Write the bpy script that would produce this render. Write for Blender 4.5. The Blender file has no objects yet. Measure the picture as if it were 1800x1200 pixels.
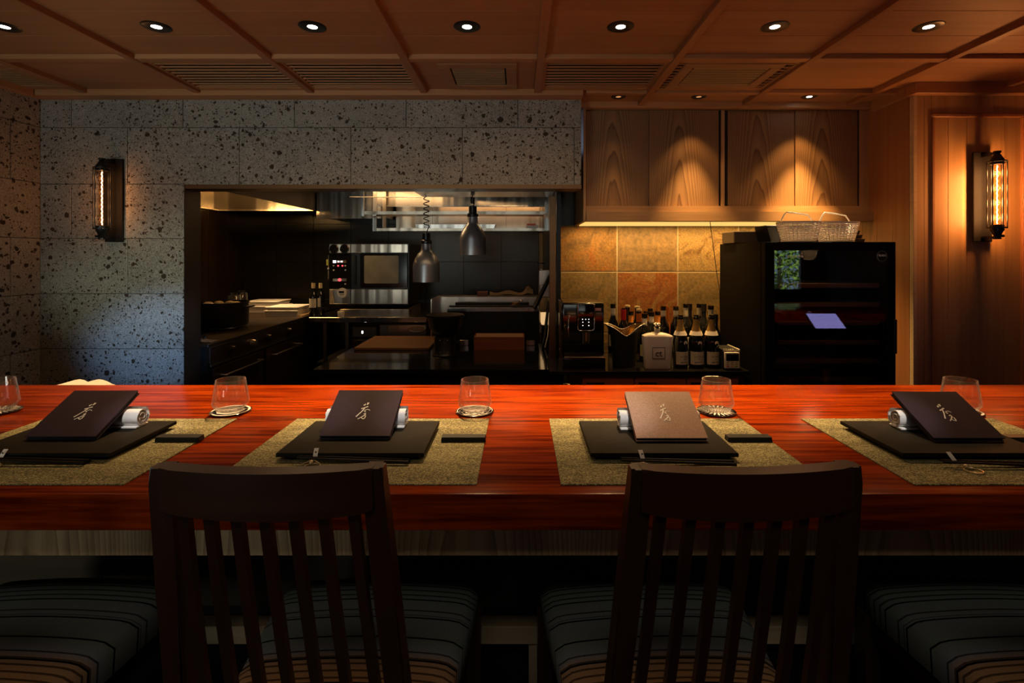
import bpy, bmesh, math, random
from mathutils import Vector, Matrix, Euler
R = random.Random(7)
PI = math.pi
SC = bpy.context.scene
COL = SC.collection
# ---------------------------------------------------------------- camera
CZ = 1.41                                   # eye height above the sunken kitchen floor
cd = bpy.data.cameras.new('camera'); cam = bpy.data.objects.new('camera', cd); COL.objects.link(cam)
cam.location = (0, 0, CZ); cam.rotation_euler = (PI/2, 0, 0)
cd.sensor_width = 36; cd.lens = 18; cd.shift_x = -14/1800; cd.shift_y = -152/1800; cd.clip_start = .02
SC.camera = cam
def PX(x, d): return (x-914)/900*d
def PZ(y, d): return CZ-(y-448)/900*d
# ---------------------------------------------------------------- world, exposure
w = bpy.data.worlds.new('sky'); SC.world = w; w.use_nodes = True
wn = w.node_tree.nodes['Background']; wn.inputs[0].default_value = (.45, .62, 1, 1); wn.inputs[1].default_value = 1.5
vs = SC.view_settings; vs.view_transform = 'Standard'; vs.look = 'None'; vs.gamma = 1; vs.exposure = 0.0; vs.use_curve_mapping = False
SC.display_settings.display_device = 'sRGB'
SC.cycles.use_denoising = True
SC.cycles.sample_clamp_indirect = 4
SC.cycles.max_bounces = 8; SC.cycles.transparent_max_bounces = 16
# ---------------------------------------------------------------- lights
WARM = (1, .60, .27); WARM2 = (1, .52, .17); NEUT = (1, .93, .84); COOL = (.42, .62, 1)
def aim(o, tgt):
    o.rotation_euler = (Vector(tgt)-o.location).to_track_quat('-Z', 'Y').to_euler()
def spot(name, loc, tgt, e, col, deg, blend=.6, rad=.02):
    l = bpy.data.lights.new(name, 'SPOT'); l.energy = e; l.color = col; l.spot_size = math.radians(deg); l.spot_blend = blend; l.shadow_soft_size = rad
    o = bpy.data.objects.new(name, l); COL.objects.link(o); o.location = loc; aim(o, tgt); return o
def area(name, loc, tgt, e, col, sx, sy, spread=180):
    l = bpy.data.lights.new(name, 'AREA'); l.energy = e; l.color = col; l.shape = 'RECTANGLE'; l.size = sx; l.size_y = sy; l.spread = math.radians(spread)
    o = bpy.data.objects.new(name, l); COL.objects.link(o); o.location = loc; aim(o, tgt); return o
def point(name, loc, e, col, rad=.03):
    l = bpy.data.lights.new(name, 'POINT'); l.energy = e; l.color = col; l.shadow_soft_size = rad
    o = bpy.data.objects.new(name, l); COL.objects.link(o); o.location = loc; return o
CEIL = CZ+.937                              # underside of the battens
CT = CZ-.4207                               # worktop of the bar
GF = .25                                    # guest floor, one step above the kitchen floor
DL = [(7, 51), (275, 51), (549, 52), (821, 53), (1091, 54), (1362, 55), (1632, 57)]
DLW = [28, 95, 250, 310, 330, 190, 90]
DLD = 2.16
for (x, y), e in zip(DL, DLW):
    X = PX(x, DLD)
    spot('downlight_beam', (X, DLD-.02, CEIL-.005), (X*.97, 1.74, CT), e*1.08, WARM, 51, 1.0, .022)
    spot('downlight_spill', (X, DLD-.02, CEIL-.005), (X, 2.5, 0), e*.014, WARM, 150, .6, .022)
    spot('downlight_halo', (X, DLD-.02, CEIL-.005), (X*.9, 1.35, CT), e*.03, WARM, 84, .8, .022)
for x, e in ((1088, .8), (1230, 7), (1425, 15)):
    X = PX(x, 3.1)
    spot('cabinet_downlight_beam', (X, 3.115, CEIL-.012), (X, 3.125, 0), e*25, (1, .56, .19), 50, 1.0, .012)
    spot('cabinet_downlight_spill', (X, 3.115, CEIL-.012), (X, 3.16, 0), e*.8, (1, .52, .17), 82, .5, .012)
area('daylight_from_windows', (-.6, -2.85, 1.75), (-.5, 3, 2.45), .75, (.96, 1, .88), 3.0, 1.0, 34)
for nx, ny in ((-.875, 1.19), (-.262, 1.19), (-.445, 1.19), (.235, 1.18), (.868, 1.18)):
    spot('added_towel_spot', (nx+.1, .25, 2.3), (nx, ny, CT+.045), 60, (1, .93, .86), 7, 1.0, .02)  # unseen spots added to brighten the rolled towels
area('added_ceiling_fill', (-2.0, -1.9, .9), (-1.6, 1.9, 2.35), 5.0, (.92, 1, .90), .8, .6, 70)  # added unseen fill, stands in for daylight bounced onto the left ceiling
area('added_seat_fill', (0, -.35, 2.3), (0, .75, .6), 1.15, (1, .88, .72), 3.4, .2, 50)  # unseen fill added from above to lift the seats
spot('basket_extra_beam', (PX(1425, 3.1), 3.115, CEIL-.012), (1.62, 2.80, 1.5), 170, (1, .76, .50), 40, .8, .012)  # second beam added at the small bright lamp to lift the baskets
area('under_cabinet_strip_light', (1.25, 3.62, CZ+.19), (1.25, 3.74, .6), 8, (1, .56, .17), 1.7, .05)
spot('side_window_daylight', (4.35, -2.9, 2.22), (-2.13, 3.05, .90), 2600, (.30, .55, 1), 4.7, .9, .05)
spot('side_window_green_daylight', (4.35, -2.9, 2.22), (-2.15, 3.05, 1.25), 1000, (.95, 1, .74), 6.6, 1.0, .05)
area('hood_lamp', (-2.30, 4.45, CZ+.44), (-2.35, 4.62, CZ+1.2), 16, (1, .55, .17), .5, .25)
area('hood_work_lamp', (-2.3, 4.70, CZ+.43), (-2.3, 4.80, 0), 3.5, (1, .62, .28), .3, .1, 75)
area('kitchen_tube_lamp', (-1.15, 4.1, CZ+.60), (-1.0, 4.4, 0), 5.0, (1, .60, .26), .8, .12)
area('kitchen_back_fill', (-.3, 4.95, CZ+.58), (-.3, 5.25, 0), 3.5, (1, .52, .20), 1.2, .08)  # added unseen light that warms the steel below the back hood
area('kitchen_work_lamp', (-.2, 4.25, CZ+.50), (-.25, 4.2, 0), 1.2, (1, .60, .26), .6, .12)
# ---------------------------------------------------------------- helpers
def tag(o, label=None, cat=None, group=None, kind=None):
    if label: o['label'] = label
    if cat: o['category'] = cat
    if group: o['group'] = group
    if kind: o['kind'] = kind
    return o
def thing(name, label, cat, loc=(0, 0, 0), rz=0, group=None):
    o = bpy.data.objects.new(name, None); COL.objects.link(o); o.location = loc; o.rotation_euler = (0, 0, rz); o.empty_display_size = .05
    return tag(o, label, cat, group)
def rootloc(p):
    v = Vector((0, 0, 0))
    while p: v += p.location; p = p.parent
    return v
def ob(name, bm, m, parent=None, w=False, smooth=0, label=None, kind=None):
    """one mesh object; w: the shape was drawn in world coordinates"""
    if w and parent: bmesh.ops.translate(bm, vec=-rootloc(parent), verts=bm.verts)
    bmesh.ops.recalc_face_normals(bm, faces=bm.faces)
    me = bpy.data.meshes.new(name); bm.to_mesh(me); bm.free()
    if m: me.materials.append(m)
    if smooth:
        for p in me.polygons: p.use_smooth = True
        try: me.set_sharp_from_angle(angle=math.radians(smooth))
        except Exception: pass
    o = bpy.data.objects.new(name, me); COL.objects.link(o)
    if parent: o.parent = parent
    return tag(o, label, kind=kind)
def single(name, label, cat, bm, m, loc=(0, 0, 0), rz=0, smooth=0, group=None):
    o = ob(name, bm, m, None, smooth=smooth); o.location = loc; o.rotation_euler = (0, 0, rz); return tag(o, label, cat, group)
def copy_tree(o, parent=None):
    c = o.copy(); COL.objects.link(c); c.parent = parent
    for ch in list(o.children): copy_tree(ch, c)
    return c
def B(): return bmesh.new()
def box(bm, x0, x1, y0, y1, z0, z1, bev=0, seg=1):
    if x0 > x1: x0, x1 = x1, x0
    if y0 > y1: y0, y1 = y1, y0
    if z0 > z1: z0, z1 = z1, z0
    r = bmesh.ops.create_cube(bm, size=1); vs_ = r['verts']
    for v in vs_: v.co = Vector((x0+(v.co.x+.5)*(x1-x0), y0+(v.co.y+.5)*(y1-y0), z0+(v.co.z+.5)*(z1-z0)))
    if bev:
        es = list({e for v in vs_ for e in v.link_edges})
        bmesh.ops.bevel(bm, geom=es, offset=bev, segments=seg, affect='EDGES', profile=.6)
    return bm
def bx(*a, **k): return box(B(), *a, **k)
def cyl(bm, p0, p1, r0, r1=None, seg=16, cap=True):
    r1 = r0 if r1 is None else r1
    p0, p1 = Vector(p0), Vector(p1); d = (p1-p0).normalized()
    a = d.orthogonal().normalized(); b = d.cross(a); A, C = [], []
    for i in range(seg):
        t = 2*PI*i/seg; u = a*math.cos(t)+b*math.sin(t)
        A.append(bm.verts.new(p0+u*r0)); C.append(bm.verts.new(p1+u*r1))
    for i in range(seg):
        j = (i+1) % seg; bm.faces.new((A[i], A[j], C[j], C[i]))
    if cap: bm.faces.new(A[::-1]); bm.faces.new(C)
    return bm
def lathe(bm, prof, c=(0, 0, 0), seg=28, sx=1, sy=1):
    rings = []
    for r, z in prof:
        if r < 1e-6: rings.append([bm.verts.new((c[0], c[1], c[2]+z))])
        else: rings.append([bm.verts.new((c[0]+r*sx*math.cos(2*PI*i/seg), c[1]+r*sy*math.sin(2*PI*i/seg), c[2]+z)) for i in range(seg)])
    for a, b in zip(rings, rings[1:]):
        for i in range(seg):
            j = (i+1) % seg
            if len(a) == 1 and len(b) == 1: continue
            if len(a) == 1: bm.faces.new((a[0], b[j], b[i]))
            elif len(b) == 1: bm.faces.new((a[i], a[j], b[0]))
            else: bm.faces.new((a[i], a[j], b[j], b[i]))
    return bm
def tube(bm, pts, r, seg=8, closed=False):
    pts = [Vector(p) for p in pts]; n = len(pts); rings = []; a = None
    rr = r if isinstance(r, (list, tuple)) else [r]*n
    for i, p in enumerate(pts):
        q0 = pts[i-1] if (i or closed) else p; q1 = pts[(i+1) % n] if (i < n-1 or closed) else p
        d = (q1-q0).normalized()
        a = d.orthogonal().normalized() if a is None else (a-d*a.dot(d)).normalized()
        b = d.cross(a)
        rings.append([bm.verts.new(p+(a*math.cos(2*PI*k/seg)+b*math.sin(2*PI*k/seg))*rr[i]) for k in range(seg)])
    m = n if closed else n-1
    for i in range(m):
        A, C = rings[i], rings[(i+1) % n]
        for k in range(seg):
            l = (k+1) % seg; bm.faces.new((A[k], A[l], C[l], C[k]))
    if not closed: bm.faces.new(rings[0][::-1]); bm.faces.new(rings[-1])
    return bm
def loft(bm, secs, cap=True):
    """closed loops of equal length joined in order"""
    rs = [[bm.verts.new(p) for p in s] for s in secs]; n = len(rs[0])
    for a, b in zip(rs, rs[1:]):
        for i in range(n):
            j = (i+1) % n; bm.faces.new((a[i], a[j], b[j], b[i]))
    if cap: bm.faces.new(rs[0][::-1]); bm.faces.new(rs[-1])
    return bm
def rbox(bm, cx, cy, hx, hy, z0, z1, r, seg=5, tz=0, sc=1.0):
    """rounded-corner upright block, scaled by sc at the top"""
    def ring(s, z): 
        out = []
        for q, (ax, ay) in enumerate(((1, 1), (-1, 1), (-1, -1), (1, -1))):
            for k in range(seg+1):
                t = q*PI/2+k*PI/2/seg
                out.append((cx+(ax*(hx-r)+r*math.cos(t))*s, cy+(ay*(hy-r)+r*math.sin(t))*s, z))
        return out
    return loft(bm, [ring(1, z0), ring(sc, z1)])
def rotz(bm, a, c=(0, 0, 0)): bmesh.ops.rotate(bm, cent=c, matrix=Matrix.Rotation(a, 3, 'Z'), verts=bm.verts); return bm
def text(name, s, size, loc, rot, m, parent=None, ext=.0004, align='CENTER'):
    c = bpy.data.curves.new(name, 'FONT'); c.body = s; c.size = size; c.extrude = ext; c.align_x = align; c.align_y = 'CENTER'; c.resolution_u = 2
    q = bpy.data.objects.new(name, c); me = bpy.data.meshes.new_from_object(q); me.name = name; bpy.data.objects.remove(q); me.materials.clear(); me.materials.append(m)
    o = bpy.data.objects.new(name, me); COL.objects.link(o)
    if parent: o.parent = parent; o.location = Vector(loc)-rootloc(parent)
    else: o.location = loc
    o.rotation_euler = rot; return o
# ---------------------------------------------------------------- materials
class N:
    def __init__(s, m): s.m = m; s.t = m.node_tree; s.b = s.t.nodes['Principled BSDF']
    def new(s, t, **k):
        n = s.t.nodes.new(t)
        for a, v in k.items():
            if a.startswith('i_'):
                key = a[2:]; key = int(key) if key.isdigit() else key.replace('_', ' ')
                n.inputs[key].default_value = v
            else: setattr(n, a, v)
        return n
    def l(s, a, b): s.t.links.new(a, b)
    def coord(s, sc=(1, 1, 1), obj=True, rnd=0):
        tc = s.new('ShaderNodeTexCoord'); mp = s.new('ShaderNodeMapping'); mp.inputs['Scale'].default_value = sc
        out = tc.outputs['Object' if obj else 'Generated']
        if rnd:
            oi = s.new('ShaderNodeObjectInfo'); mu = s.new('ShaderNodeVectorMath', operation='SCALE'); cx = s.new('ShaderNodeCombineXYZ')
            s.l(oi.outputs['Random'], cx.inputs[0]); s.l(oi.outputs['Random'], cx.inputs[1]); s.l(oi.outputs['Random'], cx.inputs[2])
            s.l(cx.outputs[0], mu.inputs[0]); mu.inputs['Scale'].default_value = rnd
            ad = s.new('ShaderNodeVectorMath', operation='ADD'); s.l(out, ad.inputs[0]); s.l(mu.outputs[0], ad.inputs[1]); out = ad.outputs[0]
        s.l(out, mp.inputs['Vector']); return mp.outputs[0]
    def noise(s, vec, sc, det=3, rough=.5, dist=0):
        n = s.new('ShaderNodeTexNoise'); n.inputs['Scale'].default_value = sc; n.inputs['Detail'].default_value = det
        n.inputs['Roughness'].default_value = rough; n.inputs['Distortion'].default_value = dist; s.l(vec, n.inputs['Vector']); return n.outputs['Fac']
    def ramp(s, f, stops, mode='LINEAR'):
        r = s.new('ShaderNodeValToRGB'); e = r.color_ramp; e.interpolation = mode
        while len(e.elements) < len(stops): e.elements.new(.5)
        for x, (p, c) in zip(e.elements, stops): x.position = p; x.color = (*c, 1) if len(c) == 3 else c
        s.l(f, r.inputs[0]); return r.outputs[0]
    def mix(s, f, a, b, mode='MIX'):
        n = s.new('ShaderNodeMix', data_type='RGBA', blend_type=mode)
        for v, i in ((f, 0), (a, 6), (b, 7)):
            if hasattr(v, 'links') or hasattr(v, 'is_linked'): s.l(v, n.inputs[i])
            else: n.inputs[i].default_value = v if not isinstance(v, tuple) or len(v) == 4 else (*v, 1)
        return n.outputs[2]
    def math(s, op, a, b=0, c=0):
        n = s.new('ShaderNodeMath', operation=op)
        for v, i in ((a, 0), (b, 1), (c, 2)):
            if hasattr(v, 'is_linked'): s.l(v, n.inputs[i])
            else: n.inputs[i].default_value = v
        return n.outputs[0]
    def bump(s, f, st, dist=.002):
        n = s.new('ShaderNodeBump'); n.inputs['Strength'].default_value = st; n.inputs['Distance'].default_value = dist
        s.l(f, n.inputs['Height']); s.l(n.outputs[0], s.b.inputs['Normal']); return n
def mat(name, col, rough=.5, metal=0, vary=0, vsc=8, coat=0, emit=None, es=0, spec=.5):
    m = bpy.data.materials.new(name); m.use_nodes = True; n = N(m); b = n.b
    b.inputs['Base Color'].default_value = (*col, 1); b.inputs['Roughness'].default_value = rough; b.inputs['Metallic'].default_value = metal
    b.inputs['Coat Weight'].default_value = coat; b.inputs['Specular IOR Level'].default_value = spec
    if emit: b.inputs['Emission Color'].default_value = (*emit, 1); b.inputs['Emission Strength'].default_value = es
    if vary:
        f = n.noise(n.coord(), vsc, 4, .6); c = n.ramp(f, [(.3, tuple(x*(1-vary) for x in col)), (.7, tuple(min(1, x*(1+vary)) for x in col))])
        n.l(c, b.inputs['Base Color'])
    return m
def wood(name, c0, c1, axis='x', fine=60, rough=.5, coat=0, warp=.6, big=4, contrast=(.35, .65), rnd=0, bump=.12, st=.06, spec=.5):
    """grain runs along axis: the texture is stretched that way"""
    m = bpy.data.materials.new(name); m.use_nodes = True; n = N(m)
    s = {'x': (st, 1, 1), 'y': (1, st, 1), 'z': (1, 1, st)}[axis]
    v = n.coord(s, rnd=rnd)
    a = n.noise(v, fine, 3, .6, warp*.3); b2 = n.noise(v, big, 3, .55, warp)
    f = n.math('ADD', n.math('MULTIPLY', a, .5), n.math('MULTIPLY', b2, .5))
    c = n.ramp(f, [(contrast[0], c0), (contrast[1], c1)])
    n.l(c, n.b.inputs['Base Color']); n.b.inputs['Roughness'].default_value = rough; n.b.inputs['Coat Weight'].default_value = coat; n.b.inputs['Coat Roughness'].default_value = .12
    n.b.inputs['Specular IOR Level'].default_value = spec
    n.bump(a, bump, .001); return m
def flame_wood(name, c0, c1, pitch=.36, off=0, axis='x', rough=.55):
    """flat-sawn boards: nested pointed arches up the middle of each board, straight lines at its sides"""
    m = bpy.data.materials.new(name); m.use_nodes = True; n = N(m)
    tc = n.new('ShaderNodeTexCoord'); sp = n.new('ShaderNodeSeparateXYZ'); n.l(tc.outputs['Object'], sp.inputs[0])
    x = sp.outputs[0]; z = sp.outputs[2]
    oi = n.new('ShaderNodeObjectInfo'); rx = n.math('MULTIPLY', oi.outputs['Random'], 3.7)
    xr = n.math('ADD', x, off)
    xm = n.math('PINGPONG', xr, pitch/2)
    z2 = n.math('ADD', n.math('MULTIPLY', z, .13), rx)
    cv = n.new('ShaderNodeCombineXYZ'); n.l(xr, cv.inputs[0]); n.l(z2, cv.inputs[2]); n.l(rx, cv.inputs[1])
    wob = n.noise(cv.outputs[0], 7, 3, .55)
    h = n.math('ADD', n.math('MULTIPLY', n.math('MULTIPLY', xm, xm), 330), n.math('MULTIPLY', wob, 2.6))
    ring = n.math('FRACT', n.math('ADD', n.math('ADD', h, n.math('MULTIPLY', z, 5.0)), rx))
    fx = n.coord((1, 1, .02)); fin = n.noise(fx, 160, 2, .6)
    r1 = n.ramp(ring, [(0, (0, 0, 0)), (.75, (.55, .55, .55)), (.93, (1, 1, 1)), (1, (0, 0, 0))])
    f = n.math('ADD', n.math('MULTIPLY', r1, .62), n.math('MULTIPLY', fin, .4))
    c = n.ramp(f, [(.22, c1), (.80, c0)])
    n.l(c, n.b.inputs['Base Color']); n.b.inputs['Roughness'].default_value = rough; n.bump(fin, .1, .001); return m
def stone_mat():
    m = bpy.data.materials.new('pitted_stone'); m.use_nodes = True; n = N(m)
    v = n.coord(rnd=9.0)
    big = n.noise(v, 2.2, 3, .6); fine = n.noise(v, 130, 2, .6); mid = n.noise(v, 22, 4, .7)
    base = n.ramp(n.math('ADD', n.math('MULTIPLY', big, .5), n.math('MULTIPLY', mid, .5)), [(.35, (.17, .165, .135)), (.65, (.32, .31, .27))])
    base = n.mix(.35, base, n.ramp(fine, [(.35, (.08, .07, .06)), (.62, (.52, .50, .47))]))
    dv = n.new('ShaderNodeVectorMath', operation='ADD'); nn = n.new('ShaderNodeTexNoise'); nn.inputs['Scale'].default_value = 34; nn.inputs['Detail'].default_value = 3
    n.l(v, nn.inputs['Vector']); sc_ = n.new('ShaderNodeVectorMath', operation='SCALE'); sc_.inputs['Scale'].default_value = .030
    n.l(nn.outputs['Color'], sc_.inputs[0]); n.l(v, dv.inputs[0]); n.l(sc_.outputs[0], dv.inputs[1])
    tot = None
    for sc, th, keep in ((23, .31, .32), (42, .35, .50), (85, .36, .60)):
        vo = n.new('ShaderNodeTexVoronoi'); vo.inputs['Scale'].default_value = sc; vo.inputs['Randomness'].default_value = 1; n.l(dv.outputs[0], vo.inputs['Vector'])
        sp = n.new('ShaderNodeSeparateColor'); n.l(vo.outputs['Color'], sp.inputs[0])
        thr = n.math('MULTIPLY', n.math('MAXIMUM', n.math('SUBTRACT', sp.outputs[0], 1-keep), 0), th/keep*1.3)
        p = n.math('MULTIPLY', n.math('SUBTRACT', thr, vo.outputs['Distance']), 14)
        p = n.math('MINIMUM', n.math('MAXIMUM', p, 0), 1)
        tot = p if tot is None else n.math('MAXIMUM', tot, p)
    pit = n.mix(n.noise(v, 30, 2), (.018, .013, .008), (.075, .05, .03))
    c = n.mix(tot, base, pit)
    n.l(c, n.b.inputs['Base Color']); n.b.inputs['Roughness'].default_value = .85; n.b.inputs['Specular IOR Level'].default_value = .25
    n.bump(n.math('SUBTRACT', n.math('MULTIPLY', fine, .25), tot), .5, .004); return m
def slate_mat(name, c0, c1, c2, sc=7, seed=0):
    m = bpy.data.materials.new(name); m.use_nodes = True; n = N(m)
    v = n.coord((1, 1, 1)); 
    a = n.noise(v, sc, 6, .65, .9+seed*.3); b2 = n.noise(v, sc*9, 5, .7)
    c = n.ramp(a, [(.30, c0), (.5, c1), (.68, c2)])
    c = n.mix(.55, c, n.ramp(b2, [(.35, (.10, .08, .05)), (.65, (.72, .60, .42))]), 'OVERLAY')
    n.l(c, n.b.inputs['Base Color']); n.b.inputs['Roughness'].default_value = .6
    n.bump(n.math('ADD', a, n.math('MULTIPLY', b2, .4)), .6, .006); return m
def weave_mat():
    m = bpy.data.materials.new('woven_vinyl'); m.use_nodes = True; n = N(m)
    v = n.coord()
    vs1 = n.coord((1, 7.0, 1)); streak = n.noise(vs1, 4.0, 3, .6)
    w1 = n.noise(n.coord((1, 1.8, 1)), 290, 2, .8); w2 = n.noise(n.coord((1, 14, 1)), 45, 2, .6)
    f = n.math('ADD', n.math('MULTIPLY', w1, .62), n.math('ADD', n.math('MULTIPLY', streak, .16), n.math('MULTIPLY', w2, .22)))
    c = n.ramp(f, [(.38, (.025, .021, .008)), (.50, (.20, .18, .075)), (.60, (.62, .57, .28))])
    n.l(c, n.b.inputs['Base Color']); n.b.inputs['Roughness'].default_value = .7; n.b.inputs['Specular IOR Level'].default_value = .3
    n.bump(w1, .8, .002); return m
def stripe_mat():
    m = bpy.data.materials.new('shaded_striped_fabric'); m.use_nodes = True; n = N(m)
    tc = n.new('ShaderNodeTexCoord'); sp = n.new('ShaderNodeSeparateXYZ'); n.l(tc.outputs['Object'], sp.inputs[0])
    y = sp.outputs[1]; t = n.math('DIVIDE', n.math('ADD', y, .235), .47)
    base = n.ramp(t, [(0, (.60, .36, .16)), (.10, (.42, .32, .24)), (.16, (.52, .28, .10)), (.24, (.38, .26, .18)), (.33, (.50, .27, .10)), (.45, (.40, .25, .14)), (.49, (.22, .24, .26)), (.55, (.18, .21, .18)), (.70, (.15, .165, .16)), (.85, (.09, .105, .09)), (1, (.05, .06, .05))])  # stripe tones; the fall-off towards the front is shade put into the colour
    k = n.math('FRACT', n.math('MULTIPLY', t, 9)); k2 = n.math('FRACT', n.math('MULTIPLY', t, 31)); 
    l1 = n.ramp(k, [(0, (0, 0, 0)), (.06, (0, 0, 0)), (.07, (1, 1, 1))], 'CONSTANT')
    l2 = n.ramp(k2, [(0, (.25, .25, .25)), (.28, (1, 1, 1))], 'CONSTANT')
    sel = n.ramp(n.noise(n.coord((0, 1, 0)), 9, 1), [(0, (0, 0, 0)), (.52, (1, 1, 1))], 'CONSTANT')
    l3 = n.mix(sel, (1, 1, 1, 1), l2)
    c = n.mix(1.0, n.mix(1.0, base, l1, 'MULTIPLY'), l3, 'MULTIPLY')
    th = n.noise(n.coord((1, 1, 1)), 500, 1)
    c = n.mix(.35, c, n.mix(th, (.02, .02, .02), (.9, .9, .9)), 'OVERLAY')
    n.l(c, n.b.inputs['Base Color']); n.b.inputs['Roughness'].default_value = .9; n.b.inputs['Specular IOR Level'].default_value = .1; n.bump(th, .4, .001); return m
def glass_mat(name, tint=(1, 1, 1), ior=1.45, amt=1.0, rough=.0, edge=0):
    m = bpy.data.materials.new(name); m.use_nodes = True; t = m.node_tree; t.nodes.clear()
    o = t.nodes.new('ShaderNodeOutputMaterial'); mx = t.nodes.new('ShaderNodeMixShader'); tr = t.nodes.new('ShaderNodeBsdfTransparent'); g = t.nodes.new('ShaderNodeBsdfGlossy')
    f = t.nodes.new('ShaderNodeLayerWeight'); f.inputs[0].default_value = .5; pw = t.nodes.new('ShaderNodeMath'); pw.operation = 'POWER'; pw.inputs[1].default_value = 4.0
    t.links.new(f.outputs['Facing'], pw.inputs[0]); ma = t.nodes.new('ShaderNodeMath'); ma.operation = 'MULTIPLY_ADD'; ma.inputs[1].default_value = 1.5; ma.inputs[2].default_value = ((ior-1)/(ior+1))**2; t.links.new(pw.outputs[0], ma.inputs[0]); tr.inputs[0].default_value = (*tint, 1); g.inputs['Roughness'].default_value = rough
    mm = t.nodes.new('ShaderNodeMath'); mm.operation = 'MULTIPLY'; mm.inputs[1].default_value = amt; mm.use_clamp = True
    t.links.new(ma.outputs[0], mm.inputs[0]); t.links.new(mm.outputs[0], mx.inputs[0]); t.links.new(tr.outputs[0], mx.inputs[1]); t.links.new(g.outputs[0], mx.inputs[2]); 
    if edge:                                   # pale colour on side-on walls stands in for light refracted there
        d = t.nodes.new('ShaderNodeBsdfTranslucent'); d2 = t.nodes.new('ShaderNodeBsdfDiffuse'); ad = t.nodes.new('ShaderNodeMixShader'); t.links.new(d.outputs[0], ad.inputs[1]); t.links.new(d2.outputs[0], ad.inputs[2])
        d.inputs[0].default_value = (.9, .85, .82, 1); d2.inputs[0].default_value = (.9, .85, .82, 1)
        p3 = t.nodes.new('ShaderNodeMath'); p3.operation = 'POWER'; p3.inputs[1].default_value = 5; t.links.new(f.outputs['Facing'], p3.inputs[0])
        p4 = t.nodes.new('ShaderNodeMath'); p4.operation = 'MULTIPLY_ADD'; p4.inputs[1].default_value = edge; p4.inputs[2].default_value = .012; t.links.new(p3.outputs[0], p4.inputs[0])
        m2 = t.nodes.new('ShaderNodeMixShader'); t.links.new(p4.outputs[0], m2.inputs[0]); t.links.new(mx.outputs[0], m2.inputs[1]); t.links.new(ad.outputs[0], m2.inputs[2]); mx = m2
    t.links.new(mx.outputs[0], o.inputs[0])
    return m
def emit_mat(name, col, s):
    m = bpy.data.materials.new(name); m.use_nodes = True; b = m.node_tree.nodes['Principled BSDF']
    b.inputs['Base Color'].default_value = (0, 0, 0, 1); b.inputs['Emission Color'].default_value = (*col, 1); b.inputs['Emission Strength'].default_value = s; return m
M = {}
M['stone'] = stone_mat()
M['joint'] = mat('stone_joint', (.10, .095, .085), .9)
M['ceil'] = wood('ceiling_cedar', (.33, .155, .062), (.44, .23, .098), 'x', 30, .55, contrast=(.3, .7), rnd=5, st=.05, big=3)
M['batten'] = wood('batten_cedar', (.30, .13, .05), (.42, .20, .08), 'y', 60, .45, contrast=(.3, .7))
M['battenx'] = wood('cross_batten_cedar', (.34, .16, .065), (.50, .26, .11), 'x', 60, .45, contrast=(.3, .7))
M['vent_wood'] = wood('vent_wood', (.27, .19, .09), (.36, .26, .13), 'x', 50, .5)
M['dark_gap'] = mat('dark_recess', (.006, .005, .004), .9)
M['flame'] = flame_wood('flat_sawn_cedar', (.115, .052, .019), (.27, .15, .062), .90, .03)
M['cab'] = wood('cabinet_frame_wood', (.28, .15, .065), (.40, .24, .11), 'x', 60, .5)
M['cabz'] = wood('cabinet_upright_wood', (.36, .19, .08), (.50, .29, .13), 'z', 60, .5)
M['plankz'] = wood('panel_plank_wood', (.33, .175, .065), (.52, .33, .14), 'z', 26, .5, contrast=(.32, .68), rnd=6, st=.03, big=7)
M['plankr'] = wood('reddish_plank_wood', (.27, .10, .035), (.40, .19, .07), 'z', 26, .5, contrast=(.32, .68), rnd=6, st=.03, big=7)
M['counter'] = wood('red_lacquered_timber', (.085, .006, .0005), (.32, .040, .0016), 'x', 80, .20, .0, 1.0, 20, (.39, .60), st=.06, bump=.03, spec=.09)
M['chair'] = wood('dark_stained_wood', (.024, .007, .003), (.044, .014, .006), 'z', 40, .33, .1, st=.05, bump=.05)
M['chairx'] = wood('dark_stained_rail_wood', (.024, .008, .003), (.046, .015, .006), 'x', 40, .30, .15, st=.05, bump=.05)
M['apron'] = flame_wood('apron_cedar', (.30, .18, .08), (.55, .37, .18), .42, .1)
M['pale'] = wood('pale_wood', (.45, .33, .18), (.62, .47, .28), 'x', 70, .6)
M['panel_dark'] = wood('dark_front_panel', (.06, .04, .02), (.10, .065, .035), 'x', 30, .6)
M['floor'] = mat('dark_floor', (.020, .020, .022), .6, vary=.3, vsc=4)
M['plaster'] = mat('dark_plaster', (.16, .12, .08), .9, vary=.15, vsc=3)
M['plate'] = mat('rough_black_iron', (.010, .009, .008), .7, spec=.15)
M['lampsteel'] = mat('heat_lamp_steel', (.42, .44, .48), .34, .75)
M['black'] = mat('black_enamel', (.010, .010, .010), .35, vary=.2)
M['blackg'] = mat('black_gloss', (.006, .006, .007), .10, coat=.5)
M['stonetop'] = mat('polished_black_counter', (.010, .009, .008), .12, coat=.4, vary=.2)
M['steel'] = mat('warm_tinted_steel', (.58, .51, .42), .28, 1, vary=.12, vsc=3)  # warm reflected light is tinted into the base colour
M['steelb'] = mat('brighter_steel', (.75, .73, .70), .18, 1)
M['hoodm'] = mat('hood_steel', (.42, .38, .33), .24, 1, vary=.2, vsc=2)
for k_ in ('steel', 'hoodm', 'steelb'):
    n_ = N(M[k_]); wv = n_.noise(n_.coord((1, .25, .05)), 6, 2, .5); n_.bump(wv, .5, .03)
M['chrome'] = mat('chrome', (.8, .8, .8), .08, 1)
M['brass'] = mat('brass', (.62, .42, .16), .25, 1)
M['gold'] = mat('gold_wire', (.90, .70, .38), .25, .55)
M['darkmetal'] = mat('dark_kitchen_panel', (.022, .012, .007), .4, .3, vary=.3, vsc=3)
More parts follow.
